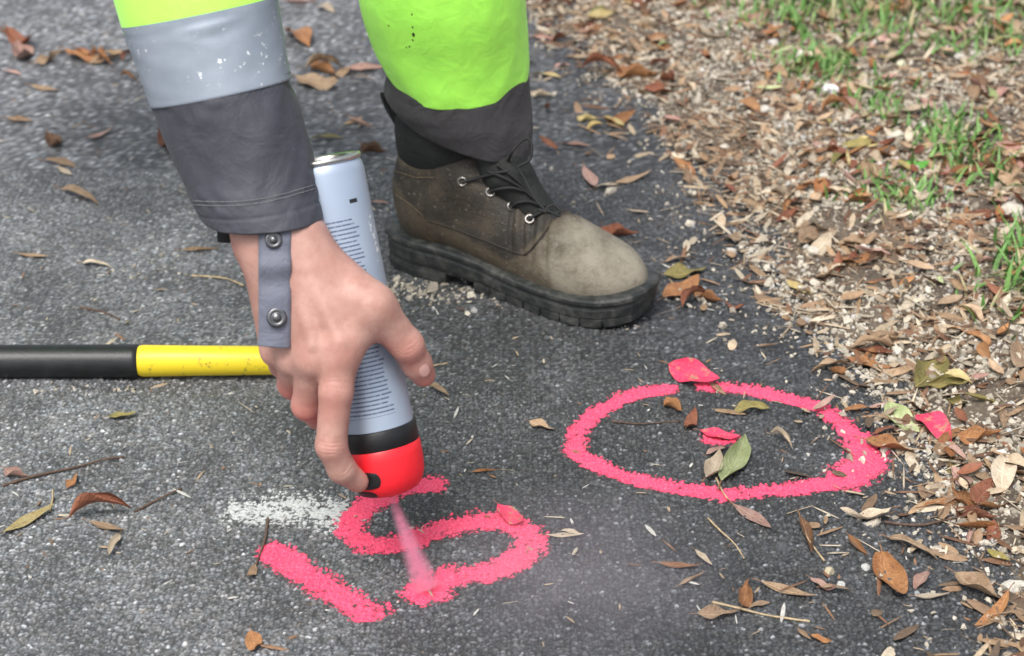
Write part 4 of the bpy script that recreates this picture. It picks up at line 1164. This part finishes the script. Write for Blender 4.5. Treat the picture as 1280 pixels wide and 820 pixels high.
LIST = [
 # left foreground
 (2, 672, 66, 640, 'narrow', 'yellow', 'straw yellow narrow leaf beside the bare twig end', None),
 (78, 652, 168, 642, 'curled', 'rust red', 'rust brown curled leaf joined to a thin dark twig', None),
 (108, 657, 158, 668, 'narrow', 'tan', 'thin tan leaf under the rust curled leaf', None),
 (152, 672, 136, 698, 'narrow', 'pale beige', 'small pale leaf sliver beneath the rust curled leaf', None),
 (84, 616, 96, 598, 'broad', 'orange brown', 'small orange oval leaf between two twigs', None),
 (132, 526, 170, 522, 'broad', 'olive', 'small flat olive leaf in front of the black grip', None),
 (6, 592, 34, 604, 'curled', 'pinkish', 'small pinkish leaf scrap beside the long twig', None),
 (322, 712, 306, 730, 'curled', 'tan', 'small tan leaf on a dark stalk at the pink bar', None),
 (312, 795, 320, 820, 'broad', 'orange brown', 'lone orange leaf below the pink bar', None),
 (660, 528, 692, 539, 'broad', 'tan', 'small tan oval leaf between the cap and the ring', None),
 (588, 592, 622, 590, 'narrow', 'orange brown', 'small orange brown leaf beside the red cap', None),
 (534, 484, 562, 497, 'narrow', 'tan', 'thin tan leaf behind the can near the thumb', None),
 (680, 672, 728, 673, 'narrow', 'pale beige', 'pale leaf on a thin stalk touching the looping figure', None),
 (618, 638, 654, 660, 'broad', 'pink', 'pink sprayed leaf on top of the looping figure', None),
 # around the ring
 (836, 465, 894, 482, 'broad', 'pink', 'large pink sprayed leaf on the far rim of the ring', None),
 (888, 479, 906, 496, 'narrow', 'tan', 'tan leaf tucked against the large pink leaf', None),
 (914, 520, 960, 514, 'broad', 'olive', 'olive brown oval leaf inside the ring', None),
 (960, 546, 990, 566, 'curled', 'pale beige', 'pale curled leaf inside the ring', None),
 (834, 502, 850, 524, 'curled', 'orange brown', 'orange brown curled scrap inside the ring', None),
 (856, 545, 872, 522, 'curled', 'rust red', 'rust red scrap beside the pink dot', None),
 (872, 542, 922, 552, 'broad', 'pink', 'rounded pink sprayed leaf over the dot', None),
 (896, 610, 932, 552, 'narrow', 'pale green', 'pale green long leaf leaning out of the ring', None),
 (878, 608, 902, 574, 'broad', 'pale beige', 'pale leaf beside the pale green leaf in the ring', None),
 (882, 574, 908, 562, 'narrow', 'pinkish', 'small pinkish leaf below the pink dot', None),
 (914, 634, 962, 666, 'narrow', 'pinkish', 'pinkish long leaf with a stalk crossing the ring', None),
 (700, 666, 724, 672, 'narrow', 'pale beige', None, None),
 # right foreground
 (820, 712, 876, 712, 'narrow', 'orange brown', None, None), (868, 692, 888, 712, 'narrow', 'pale beige', None, None), (848, 740, 880, 722, 'narrow', 'tan', None, None),
 (868, 774, 920, 770, 'broad', 'tan', 'broad tan leaf under the long grey twig', None),
 (922, 768, 936, 738, 'curled', 'orange brown', 'upright orange curled leaf behind the long grey twig', None),
 (934, 765, 962, 758, 'narrow', 'tan', None, None), (946, 736, 1020, 754, 'narrow', 'tan', None, None),
 (1060, 672, 1082, 696, 'narrow', 'orange brown', None, None), (996, 652, 1016, 700, 'narrow', 'dark brown', None, None),
 (1104, 676, 1172, 700, 'narrow', 'tan', None, None), (1152, 692, 1208, 700, 'narrow', 'tan', None, None),
 (1106, 694, 1124, 756, 'broad', 'orange brown', 'brown leaf with a pale folded tip on asphalt', None),
 (1140, 754, 1186, 748, 'narrow', 'pale beige', None, None), (1188, 722, 1258, 760, 'broad', 'tan', 'large tan folded leaf by the pale flat stone', None),
 (1008, 730, 1046, 748, 'curled', 'pinkish', None, None), (1024, 742, 1064, 744, 'narrow', 'tan', None, None),
 (1190, 640, 1244, 658, 'curled', 'rust red', 'arched rust leaf standing at the verge edge', None),
 (1150, 638, 1200, 632, 'narrow', 'orange brown', None, None),
 (1076, 556, 1146, 572, 'broad', 'orange brown', 'orange leaf pointing at the right side of the ring', None),
 (1108, 508, 1146, 546, 'broad', 'pale green', 'yellow green broad leaf next to the pink tipped leaf', None),
 (1140, 524, 1190, 560, 'broad', 'pink', 'bright pink sprayed leaf on the gravel edge', None),
 (1092, 548, 1120, 538, 'narrow', 'rust red', None, None), (1084, 515, 1112, 506, 'narrow', 'pinkish', None, None),
 (1140, 496, 1172, 452, 'broad', 'olive', 'upright olive broad leaf on the gravel', None),
 (1054, 450, 1112, 466, 'broad', 'orange brown', None, None), (1064, 440, 1124, 448, 'narrow', 'rust red', None, None),
 (1232, 690, 1262, 708, 'broad', 'olive', None, None), (1262, 452, 1284, 490, 'broad', 'tan', None, None),
 (1240, 600, 1284, 608, 'broad', 'orange brown', None, None), (1190, 590, 1216, 620, 'curled', 'pinkish', None, None),
 (1010, 800, 1040, 810, 'curled', 'orange brown', None, None), (996, 790, 1012, 806, 'narrow', 'tan', None, None),
 # around the boot toe and behind
 (748, 292, 796, 302, 'curled', 'rust red', 'rust red curled leaf behind the boot toe', None),
 (826, 348, 880, 338, 'broad', 'olive', 'olive yellow leaf in front of the boot toe', None),
 (826, 378, 872, 352, 'broad', 'orange brown', None, None), (848, 390, 886, 372, 'curled', 'rust red', None, None), (868, 366, 900, 384, 'curled', 'orange brown', None, None),
 (902, 382, 932, 392, 'curled', 'rust red', 'rust red folded leaf on bare asphalt beyond the toe', None),
 (944, 438, 972, 436, 'narrow', 'tan', None, None), (830, 330, 870, 326, 'narrow', 'tan', None, None),
 (728, 212, 742, 240, 'narrow', 'pinkish', None, None), (740, 240, 776, 234, 'narrow', 'pale beige', None, None), (768, 236, 812, 222, 'narrow', 'tan', None, None),
 (700, 182, 736, 186, 'narrow', 'pinkish', None, None), (720, 150, 748, 156, 'curled', 'yellow', None, None), (746, 160, 796, 152, 'curled', 'orange brown', None, None), (756, 150, 780, 164, 'broad', 'yellow', None, None),
 (664, 95, 700, 100, 'narrow', 'yellow', None, None), (662, 120, 690, 126, 'curled', 'pale beige', None, None), (664, 48, 692, 52, 'narrow', 'pinkish', None, None), (692, 88, 712, 84, 'broad', 'pinkish', None, None),
 (724, 88, 780, 98, 'curled', 'rust red', None, None), (770, 92, 820, 108, 'curled', 'orange brown', None, None), (800, 118, 850, 122, 'broad', 'rust red', None, None),
 (730, 30, 780, 24, 'broad', 'yellow', None, None), (670, 12, 720, 16, 'curled', 'rust red', None, None), (780, 22, 830, 16, 'curled', 'rust red', None, None),
 # left background
 (72, 240, 124, 254, 'narrow', 'tan', None, None), (58, 172, 72, 192, 'curled', 'dark brown', 'dark brown curled leaf alone on the far asphalt', None), (52, 204, 94, 210, 'narrow', 'tan', None, None), (70, 212, 92, 222, 'narrow', 'pale beige', None, None),
 (12, 46, 40, 66, 'curled', 'rust red', None, None), (78, 70, 132, 78, 'broad', 'orange brown', None, None), (110, 82, 150, 74, 'broad', 'tan', None, None), (40, 84, 78, 74, 'curled', 'tan', None, None), (0, 92, 26, 96, 'narrow', 'pinkish', None, None),
 (36, 112, 76, 118, 'narrow', 'tan', None, None), (150, 98, 172, 104, 'curled', 'orange brown', None, None), (224, 316, 274, 314, 'narrow', 'tan', None, None), (204, 170, 214, 196, 'curled', 'rust red', None, None),
 (356, 42, 388, 62, 'broad', 'orange brown', 'orange leaf on asphalt between sleeve and trouser leg', None), (376, 92, 430, 88, 'curled', 'tan', None, None), (366, 104, 424, 112, 'broad', 'tan', None, None), (420, 92, 480, 88, 'narrow', 'pinkish', None, None),
 (432, 152, 466, 166, 'narrow', 'pinkish', None, None), (396, 12, 418, 18, 'broad', 'pale beige', None, None), (452, 186, 482, 200, 'curled', 'dark brown', None, None), (384, 178, 428, 174, 'narrow', 'olive', None, None),
 (92, 66, 120, 72, 'curled', 'rust red', None, None), (118, 72, 140, 86, 'curled', 'orange brown', None, None), (60, 70, 92, 66, 'narrow', 'tan', None, None), (134, 66, 160, 72, 'broad', 'tan', None, None), (20, 60, 30, 84, 'curled', 'pinkish', None, None), (150, 80, 166, 70, 'curled', 'rust red', None, None),
 (392, 84, 416, 100, 'curled', 'orange brown', None, None), (408, 100, 440, 94, 'curled', 'tan', None, None), (372, 110, 396, 98, 'narrow', 'pale beige', None, None), (440, 100, 470, 106, 'narrow', 'tan', None, None), (430, 160, 452, 150, 'narrow', 'tan', None, None), (0, 40, 14, 46, 'curled', 'dark brown', None, None), (110, 180, 140, 165, 'narrow', 'pinkish', None, None), (6, 150, 40, 156, 'narrow', 'tan', None, None),
 (350, 6, 396, 10, 'narrow', 'pinkish', None, None), (100, 330, 140, 334, 'narrow', 'pale beige', None, None), (20, 320, 60, 324, 'narrow', 'tan', None, None), (455, 258, 486, 256, 'narrow', 'pinkish', None, None),
]
for i, (x0, y0, x1, y1, sh, co_, lb, gr) in enumerate(LIST):
    o = px_leaf(x0, y0, x1, y1, sh, co_, lb, gr, var=i, tilt=(random.uniform(-.2, .2), random.uniform(-.06, .06)))
    if lb and lb.startswith('large pink'):
        o.rotation_euler[0] = .55; o.location.z += .006; o.scale = (o.scale[0] * 1.1, o.scale[1] * 1.35, o.scale[2])

# scattered leaves on the verge (individuals in view, then a mass)
PAL = [('tan', 26), ('orange brown', 22), ('rust red', 16), ('pale beige', 18), ('pinkish', 8), ('olive', 6), ('dark brown', 6), ('yellow', 2), ('pale green', 2)]
pal_n = [k for k, w in PAL for _ in range(w)]
CLUMPS = [(1235, 260, 40, 40), (1250, 330, 35, 40), (1190, 240, 30, 20), (1000, 335, 40, 25), (1090, 335, 30, 20), (1085, 450, 30, 18), (1140, 560, 45, 40), (1215, 640, 40, 35), (1190, 420, 60, 25), (780, 90, 50, 18), (800, 30, 60, 16), (710, 25, 30, 14), (900, 40, 40, 20), (1260, 170, 30, 30), (1060, 220, 30, 18), (1250, 520, 30, 60), (990, 260, 30, 20), (870, 372, 18, 10)]
count = 0; tries = 0
while count < 195 and tries < 20000:
    tries += 1
    if random.random() < .62:
        cx_, cy_, rx_, ry_ = random.choice(CLUMPS); px, py = random.gauss(cx_, rx_), random.gauss(cy_, ry_)
    else:
        px, py = random.uniform(650, 1290), random.uniform(-6, 815)
    if px > 1300 or py > 825 or py < -8: continue
    g = G(px, py); d = float(edge_d(g[0], g[1]))
    if d < -.06 or random.random() > (0.35 if d < 0.02 else 1.0) * (.45 + .55 * float(ss(.30, .62, vnoise(np.array([g[0]]), np.array([g[1]]), .14, 71))[0])): continue
    if 470 < px < 830 and py > 205: continue
    sh = random.choice(['narrow', 'narrow', 'broad', 'curled', 'curled', 'broad'])
    c = random.choice(pal_n)
    zone = ('crumbled asphalt edge' if d < .05 else 'verge by the far grass' if py < 120 else 'gravel between boot and grass' if py < 300 and px < 1080 else 'verge around the grass tufts' if py < 300 else 'gravel beyond the ring' if py < 440 else 'leaf litter beside the ring')
    put_leaf(g, random.uniform(0, 6.28), random.uniform(.024, .058) * (1.15 if sh == 'narrow' else 1.0), sh, c,
             f'{c} {sh} leaf scattered on the {zone}', f'{c} {sh} leaves on the {zone}', tilt=(random.uniform(-.45, .45), random.uniform(-.3, .3)))
    count += 1
bg = G(1135, 229)
put_leaf(bg, .2, .05, 'broad', 'bright green', 'single fresh green leaf among brown leaves on the verge', None, var=0, tilt=(.25, -.1))

def scatter(n, fn):
    out = []
    while len(out) < n:
        x = rng.uniform(-.3, 1.15, 4000); y = rng.uniform(1.2, 3.45, 4000)
        k = rng.random(4000) < fn(x, y)
        out += list(zip(x[k], y[k]))
    return np.array(out[:n])

def inst(base_v, base_f, P_, rot, scl, col_):
    """many small transformed copies in one mesh (base_v: k,3)"""
    k = base_v.shape[-2]; n = len(P_)
    V = np.einsum('nij,nkj->nki', rot, base_v[None] * scl[:, None, :]) if base_v.ndim == 2 else np.einsum('nij,nkj->nki', rot, base_v * scl[:, None, :])
    V = V + P_[:, None, :]
    F = base_f[None] + (np.arange(n) * k)[:, None, None]
    return V.reshape(-1, 3), F.reshape(-1, base_f.shape[1]), np.repeat(col_, k, 0)

def rots(n, tilt):
    a = rng.uniform(0, 2 * math.pi, n); b = rng.normal(0, tilt, n); c = rng.normal(0, tilt, n)
    ca, sa = np.cos(a), np.sin(a); z = np.zeros(n); o = np.ones(n)
    Rz = np.stack([np.stack([ca, -sa, z], 1), np.stack([sa, ca, z], 1), np.stack([z, z, o], 1)], 1)
    Ry = np.stack([np.stack([np.cos(b), z, np.sin(b)], 1), np.stack([z, o, z], 1), np.stack([-np.sin(b), z, np.cos(b)], 1)], 1)
    Rx = np.stack([np.stack([o, z, z], 1), np.stack([z, np.cos(c), -np.sin(c)], 1), np.stack([z, np.sin(c), np.cos(c)], 1)], 1)
    return Rz @ Ry @ Rx

# gravel
g_ = (1 + 5 ** .5) / 2
IV = np.array([(-1, g_, 0), (1, g_, 0), (-1, -g_, 0), (1, -g_, 0), (0, -1, g_), (0, 1, g_), (0, -1, -g_), (0, 1, -g_), (g_, 0, -1), (g_, 0, 1), (-g_, 0, -1), (-g_, 0, 1)]) / math.sqrt(1 + g_ * g_)
IF = np.array([(0, 11, 5), (0, 5, 1), (0, 1, 7), (0, 7, 10), (0, 10, 11), (1, 5, 9), (5, 11, 4), (11, 10, 2), (10, 7, 6), (7, 1, 8), (3, 9, 4), (3, 4, 2), (3, 2, 6), (3, 6, 8), (3, 8, 9), (4, 9, 5), (2, 4, 11), (6, 2, 10), (8, 6, 7), (9, 8, 1)])
NG = 50000
def dens_g(x, y):
    d = edge_d(x, y); band = ss(-.10, .03, d) * (1 - .55 * ss(.30, .60, d))
    return np.clip(band * (.25 + .9 * ss(.30, .62, vnoise(x, y, .10, 81))), 0, 1) * (y > 1.2) * (d > -.12) * np.where(d < 0, .22, 1)
gp = scatter(NG, dens_g)
sz = np.clip(rng.lognormal(math.log(.0022), .42, NG), .0010, .0065)
_k = 0
for (cx_, cy_, n_, sp_) in ((530, 368, 90, .028), (570, 372, 50, .03), (505, 362, 50, .02), (65, 490, 10, .012), (155, 489, 8, .008), (95, 488, 5, .008), (860, 372, 25, .03), (775, 408, 6, .008), (190, 335, 20, .03), (690, 240, 15, .05)):
    g0 = G(cx_, cy_); gp[_k:_k + n_] = g0[:2] + rng.normal(0, sp_, (n_, 2)) * (1, .6); _k += n_
gz = ground_z(gp[:, 0], gp[:, 1]) + sz * .25
shade = rng.beta(1.9, 2.0, NG)[:, None]
gcol = (1 - shade) * np.array([.22, .19, .145]) + shade * np.array([.66, .60, .50]); gcol += (rng.random((NG, 1)) > .93) * np.array([.12, .14, .18])
bv = IV[None] * (1 + .28 * rng.normal(size=(NG, 12, 1)).clip(-1.4, 1.4))
V, F, C = inst(bv, IF, np.column_stack([gp, gz]), rots(NG, .8), sz[:, None] * rng.uniform(.55, 1.25, (NG, 3)) * np.array([1.1, 1, .7]), np.clip(gcol, .05, .8))
me = mesh_np('gravel', V, F, False)
if len(me.vertices) == len(C): set_attr(me, 'col', C)
tag(obj('gravel', me, M['stone']), 'pale crushed gravel spread along the asphalt edge', 'gravel', kind='stuff')

# bark shreds, needles and leaf crumbs
def strip(n=4):
    V = []; F = []
    for i in range(n + 1):
        u = i / n; w = .5 * (1 - abs(2 * u - 1) ** 3) + .12
        V += [(u - .5, -w, .15 * math.sin(3 * u)), (u - .5, 0, .15 * math.sin(3 * u) + .25), (u - .5, w, .15 * math.sin(3 * u))]
    for i in range(n):
        for j in range(2): F.append((i * 3 + j, i * 3 + 3 + j, i * 3 + 4 + j, i * 3 + 1 + j))
    return np.array(V), np.array(F)
SV, SF = strip()
NL = 19000
lp = scatter(NL, lambda x, y: ss(-.16, .04, edge_d(x, y)) * (.35 + .65 * ss(.3, .7, vnoise(x, y, .08, 84))) * np.where(edge_d(x, y) < -.02, .22, 1))
ll = rng.uniform(.008, .045, NL); lw = np.where(rng.random(NL) < .6, rng.uniform(.0008, .002, NL), rng.uniform(.003, .009, NL))
pc = np.array([(.40, .31, .21), (.27, .17, .10), (.17, .085, .045), (.50, .42, .31), (.12, .08, .05), (.32, .21, .12)])[rng.integers(0, 6, NL)] * rng.uniform(.7, 1.25, (NL, 1))
V, F, C = inst(SV, SF, np.column_stack([lp, ground_z(lp[:, 0], lp[:, 1]) + .002]), rots(NL, .22), np.stack([ll, lw, np.minimum(lw, .004)], 1), pc)
me = mesh_np('leaf_litter', V, F); set_attr(me, 'col', C)
tag(obj('leaf_litter', me, M['litter']), 'broken leaf crumbs, needles and bark shreds over the verge', 'leaf litter', kind='stuff')
# crumbs on the asphalt
NC = 1000
cp = np.column_stack([rng.uniform(-.75, .5, NC), rng.uniform(1.28, 3.2, NC)]); cp = cp[edge_d(cp[:, 0], cp[:, 1]) < .0]; NC = len(cp)
ll = rng.uniform(.003, .014, NC) * np.where(rng.random(NC) < .12, 2.0, 1); lw = rng.uniform(.0006, .0024, NC) * np.where(ll > .016, 1.6, 1)
pc = np.array([(.36, .27, .18), (.24, .13, .07), (.46, .40, .30), (.5, .48, .44)])[rng.integers(0, 4, NC)]
V, F, C = inst(SV, SF, np.column_stack([cp, ground_z(cp[:, 0], cp[:, 1]) + .0008]), rots(NC, .15), np.stack([ll, lw, lw], 1), pc)
me = mesh_np('asphalt_crumbs', V, F); set_attr(me, 'col', C)
tag(obj('plant_crumbs', me, M['litter']), 'tiny dry plant crumbs sprinkled over the asphalt', 'plant debris', kind='stuff')

# more leaves, as a mass
lv = []
for me_ in (SHAPES['narrow'][0], SHAPES['broad'][1], SHAPES['curled'][0]):
    pass
def lowleaf(wid, fold, bend):
    V = []; F = []
    for i in range(6):
        u = i / 5; w = wid * .5 * (math.sin(math.pi * u) ** .8 if 0 < u < 1 else 0) + .005; zc = bend * (u - .5) ** 2
        V += [(u - .5, -w, zc + w * fold), (u - .5, 0, zc), (u - .5, w, zc + w * fold)]
    for i in range(5):
        for j in range(2): F.append((i * 3 + j, i * 3 + 3 + j, i * 3 + 4 + j, i * 3 + 1 + j))
    return np.array(V), np.array(F)
VV, FF, CC_, n0 = [], [], [], 0
for (w, fo, be) in ((.25, .5, .4), (.4, .7, .5), (.45, .9, -.6), (.3, 1.1, .8)):
    n = 420
    lp = scatter(n, lambda x, y: (ss(-.02, .08, edge_d(x, y)) + .02 * (edge_d(x, y) > -.22)) * (.22 + .78 * ss(.32, .62, vnoise(x, y, .15, 88))))
    pc = np.array([LEAFC[random.choice(pal_n)][random.randrange(2)] for _ in range(n)]) * rng.uniform(.75, 1.2, (n, 1))
    s = rng.uniform(.014, .042, n)
    bv_, bf_ = lowleaf(w, fo, be)
    V, F, C = inst(bv_, bf_, np.column_stack([lp, ground_z(lp[:, 0], lp[:, 1]) + .006]), rots(n, .35), np.stack([s, s, s], 1), pc)
    VV.append(V); FF.append(F + n0); CC_.append(C); n0 += len(V)
me = mesh_np('leaf_mass', np.concatenate(VV), np.concatenate(FF)); set_attr(me, 'col', np.concatenate(CC_))
tag(obj('small_leaf_litter', me, M['litter']), 'mass of small brown leaves covering the verge', 'leaf litter', kind='stuff')

# grass
GB = []
def tuft(px, py, spread, n, hmin, hmax, lean=.5):
    c = G(px, py)
    for _ in range(n):
        GB.append((c[0] + random.gauss(0, spread), c[1] + random.gauss(0, spread * 1.3), random.uniform(hmin, hmax), random.uniform(0, 6.28), random.uniform(.2, lean)))
for a in ((1000, 14, .08, 260, .015, .05), (1060, 24, .08, 260, .015, .05), (1140, 16, .09, 260, .015, .05), (1230, 24, .10, 300, .015, .05), (1250, 62, .05, 100, .01, .035), (950, 10, .06, 90, .01, .03),
          (1010, 98, .030, 200, .014, .028), (1040, 96, .022, 90, .014, .028), (1085, 140, .035, 110, .014, .032), (1095, 160, .02, 30, .008, .024), (1190, 185, .030, 110, .016, .036), (1210, 222, .035, 110, .016, .036),
          (1170, 190, .03, 40, .01, .026), (1110, 262, .03, 100, .014, .028), (1140, 268, .022, 60, .014, .026), (1075, 262, .02, 25, .008, .02), (1275, 335, .020, 40, .02, .055), (1280, 375, .022, 45, .02, .06), (1262, 402, .03, 50, .012, .035), (1235, 250, .03, 25, .01, .03)):
    tuft(*a, lean=1.5)
V = []; F = []; C = []
for (x, y, h, a, lean) in GB:
    z = float(ground_z(x, y)[0]) - .002; w = random.uniform(.0010, .0032); dx, dy = math.cos(a), math.sin(a); sx_, sy_ = -dy, dx
    o = len(V); g = random.random(); c = np.array([.07, .20, .03]) * (1 - g) + np.array([.20, .36, .10]) * g
    if random.random() < .15: c = np.array([.42, .36, .20])
    for i in range(5):
        u = i / 4; th = lean * u; r_ = h * (math.sin(th) if lean > .01 else 0) * u ** .5; hz = h * u * math.cos(th * .75); ww = w * (1 - u ** 2) + .00015
        V += [(x + dx * r_ - sx_ * ww, y + dy * r_ - sy_ * ww, z + hz), (x + dx * r_ + sx_ * ww, y + dy * r_ + sy_ * ww, z + hz)]; C += [c, c]
    F += [(o + 2 * i, o + 2 * i + 1, o + 2 * i + 3, o + 2 * i + 2) for i in range(4)]
me = mesh_np('grass', np.array(V), np.array(F)); set_attr(me, 'col', np.array(C))
tag(obj('grass', me, M['grass']), 'thin green grass tufts growing through the leaf litter', 'grass', kind='stuff')

# larger stones
def rock(px, py, s, flat, colr, label, group=None):
    c = G(px, py); r = np.random.default_rng(int(px * 7 + py))
    me = bpy.data.meshes.new('stone'); import bmesh
    bm = bmesh.new(); bmesh.ops.create_icosphere(bm, subdivisions=2, radius=1)
    nx_ = r.normal(size=(5, 3)); nx_ /= np.linalg.norm(nx_, axis=1)[:, None]
    for v in bm.verts:
        p = np.array(v.co); 
        for q in nx_:
            dd = p @ q
            if dd > .62: p = p - q * (dd - .62) * .85
        v.co = p * (s, s * r.uniform(.65, .95), s * flat)
    bm.to_mesh(me); bm.free()
    set_attr(me, 'col', np.tile(np.array(colr), (len(me.vertices), 1)))
    o = obj('stone', me, M['stone']); o.location = (c[0], c[1], float(ground_z(c[0], c[1])[0]) + s * flat * .45); o.rotation_euler = (0, 0, r.uniform(0, 6))
    tag(o, label, 'stone', group)
for (px, py, s, fl, c) in ((1038, 128, .014, .6, (.72, .72, .74)), (1150, 176, .011, .7, (.66, .62, .55)), (1120, 188, .013, .6, (.60, .56, .46)), (1125, 96, .010, .7, (.62, .6, .42)), (1262, 285, .020, .6, (.52, .47, .40)), (1015, 325, .011, .7, (.60, .56, .48)), (1080, 328, .010, .7, (.64, .6, .52)),
                           (965, 70, .011, .7, (.55, .52, .48)), (1000, 85, .012, .7, (.60, .58, .5)), (955, 155, .010, .7, (.56, .53, .47))):
    rock(px, py, s, fl, c, 'pale rounded stone larger than the gravel on the verge', 'larger stones on the verge')
rock(1266, 738, .013, .5, (.56, .53, .46), 'pale flat stone beside the large tan folded leaf')
rock(1036, 719, .0060, .8, (.46, .40, .27), 'small yellowish pebble on the asphalt near the upright brown leaf')
for (px, py) in ((1194, 518), (1262, 522), (1260, 555), (1082, 712), (1050, 735)):
    rock(px, py, .0050, .7, (.50, .50, .48), 'small white pebble at the edge of the leaf litter', 'white pebbles at the litter edge')

# twigs
def twig(pix, r, mat, label, lift=.003, n=24):
    pts = []
    for i, (x, y) in enumerate(pix):
        g = G(x, y); pts.append((g[0], g[1], float(ground_z(g[0], g[1])[0]) + r * .8 + lift * (.5 if 0 < i < len(pix) - 1 else 0)))
    V, F = tube(pts, [r * 1.1, r, r * .7, r * .9], 6, n)
    V = [np.asarray(v) + rng.normal(0, r * .08, 3) for v in V]
    tag(obj('twig', mesh_py('twig', V, F), mat), label, 'twig')
twig([(4, 610), (40, 600), (95, 588), (130, 580), (155, 574)], .0013, M['twig'], 'long straight dark twig in front of the black grip')
twig([(168, 641), (190, 631), (210, 622), (227, 612)], .0011, M['twig'], 'short dark twig leaving the rust curled leaf')
twig([(62, 640), (66, 628), (66, 614)], .0011, M['stalk'], 'short straw stalk rising from the straw yellow leaf')
twig([(335, 650), (332, 675), (325, 695), (316, 716)], .0011, M['twig'], 'dark curved stalk across the end of the pink bar')
twig([(890, 756), (920, 765), (960, 775), (1012, 781)], .0012, M['stalk'], 'long grey twig under the upright orange leaf')
twig([(895, 600), (905, 622), (918, 636)], .0010, M['stalk'], 'thin pale stalk of the pinkish long leaf')
twig([(885, 650), (900, 668), (918, 684), (930, 700)], .0009, M['stalk'], 'thin crooked stalk below the ring')
twig([(240, 345), (280, 350), (305, 358)], .0013, M['stalk'], 'pale stick lying left of the wrist')
twig([(100, 385), (130, 392), (150, 402)], .0012, M['twig'], 'thin dark stick behind the black grip')
twig([(765, 530), (800, 533), (850, 528)], .0009, M['twig'], 'hair thin dark twig inside the ring')
twig([(1000, 650), (1008, 675), (1030, 705)], .0012, M['stalk'], 'bent brown stalk between ring and pebble')
twig([(560, 455), (535, 460), (525, 466)], .0008, M['stalk'], 'thin pale stem beside the thumb')
twig([(1105, 655), (1150, 660), (1200, 650), (1240, 652)], .0012, M['twig'], 'long dark stem under the arched rust leaf')
twig([(1030, 430), (1090, 440), (1150, 425), (1210, 432)], .0012, M['stalk'], 'long pale stem lying over the gravel')

# thin mist of overspray drifting in the foreground
mc = G(725, 770); mc[2] = .045
import bmesh
me = bpy.data.meshes.new('drifting_mist'); bm = bmesh.new(); bmesh.ops.create_icosphere(bm, subdivisions=3, radius=1); bm.to_mesh(me); bm.free()
t = NT('pale_paint_mist'); co = t.obj_co(); ln = t.n('ShaderNodeVectorMath', operation='LENGTH'); t.t.links.new(co, ln.inputs[0])
f = t.math('SUBTRACT', 1.0, t.ramp(ln.outputs['Value'], 0.05, 1.0))
d = t.math('MULTIPLY', t.math('MULTIPLY', f, t.math('ADD', 0.35, t.ramp(t.noise(2.6, 3, 0.6, co), 0.3, 0.7))), 3.0)
v = t.n('ShaderNodeVolumePrincipled'); t.put(v.inputs['Color'], (0.86, 0.80, 0.90)); t.put(v.inputs['Density'], d)
t.t.links.new(v.outputs[0], t.out.inputs['Volume'])
o = obj('drifting_mist', me, t.m); o.location = mc; o.scale = (.17, .17, .042)
tag(o, 'faint pale overspray mist drifting beside the looping figure', 'paint spray', kind='stuff')

# thumbnail and small dark stains on the trouser leg
d = Vector(ray(531, 463)).normalized(); loc, nrm, i, dist = hand_bvh.ray_cast(Vector(CAM), d)
if loc is not None:
    if nrm.dot(d) > 0: nrm = -nrm
    zx = np.array(nrm); ax_ = H(529, 470, -.0145) - H(512, 437, -.03); ex, ey, ez = frame(zx, ax_)
    Vn = []; Fn = []
    for i in range(9):
        for j in range(9):
            a = -1 + i / 4; b = -1 + j / 4; a2 = a * math.sqrt(1 - b * b / 2.4); b2 = b * math.sqrt(1 - a * a / 2.4)
            Vn.append(np.array(loc) + ex * a2 * .0062 + ey * b2 * .0050 + ez * (.0007 - .0016 * b2 * b2 - .0006 * a2 * a2))
    for i in range(8):
        for j in range(8): k = i * 9 + j; Fn.append((k, k + 9, k + 10, k + 1))
    me = mesh_py('thumb_nail', Vn, Fn); fix_normals(me); obj('thumb_nail', me, M['nail'], body)
tb = BVHTree.FromPolygons([v.co for v in trousers.data.vertices], [tuple(p.vertices) for p in trousers.data.polygons])
M['stain'] = simple('dark_stain', (0.03, 0.06, 0.01), 0.7)
for (px, py, r_) in ((515, 18, .0011), (516, 34, .0012), (517, 43, .0022), (516, 50, .0013), (512, 58, .0012), (508, 59, .001), (486, 32, .001)):
    d = Vector(ray(px, py)).normalized(); loc, nrm, i, dist = tb.ray_cast(Vector(CAM), d)
    if loc is None: continue
    if nrm.dot(d) > 0: nrm = -nrm
    ex, ey, ez = frame(np.array(nrm), RT); c = np.array(loc) + ez * .0003
    Vn = [c + ez * .0003] + [c + r_ * (math.cos(a) * ex * random.uniform(.5, .9) + math.sin(a) * ey * random.uniform(.9, 1.5)) for a in np.linspace(0, 6.283, 9)[:-1]]
    me = mesh_py('stain', Vn, [(0, 1 + k, 1 + (k + 1) % 8) for k in range(8)]); fix_normals(me); obj('stain', me, M['stain'], trousers)
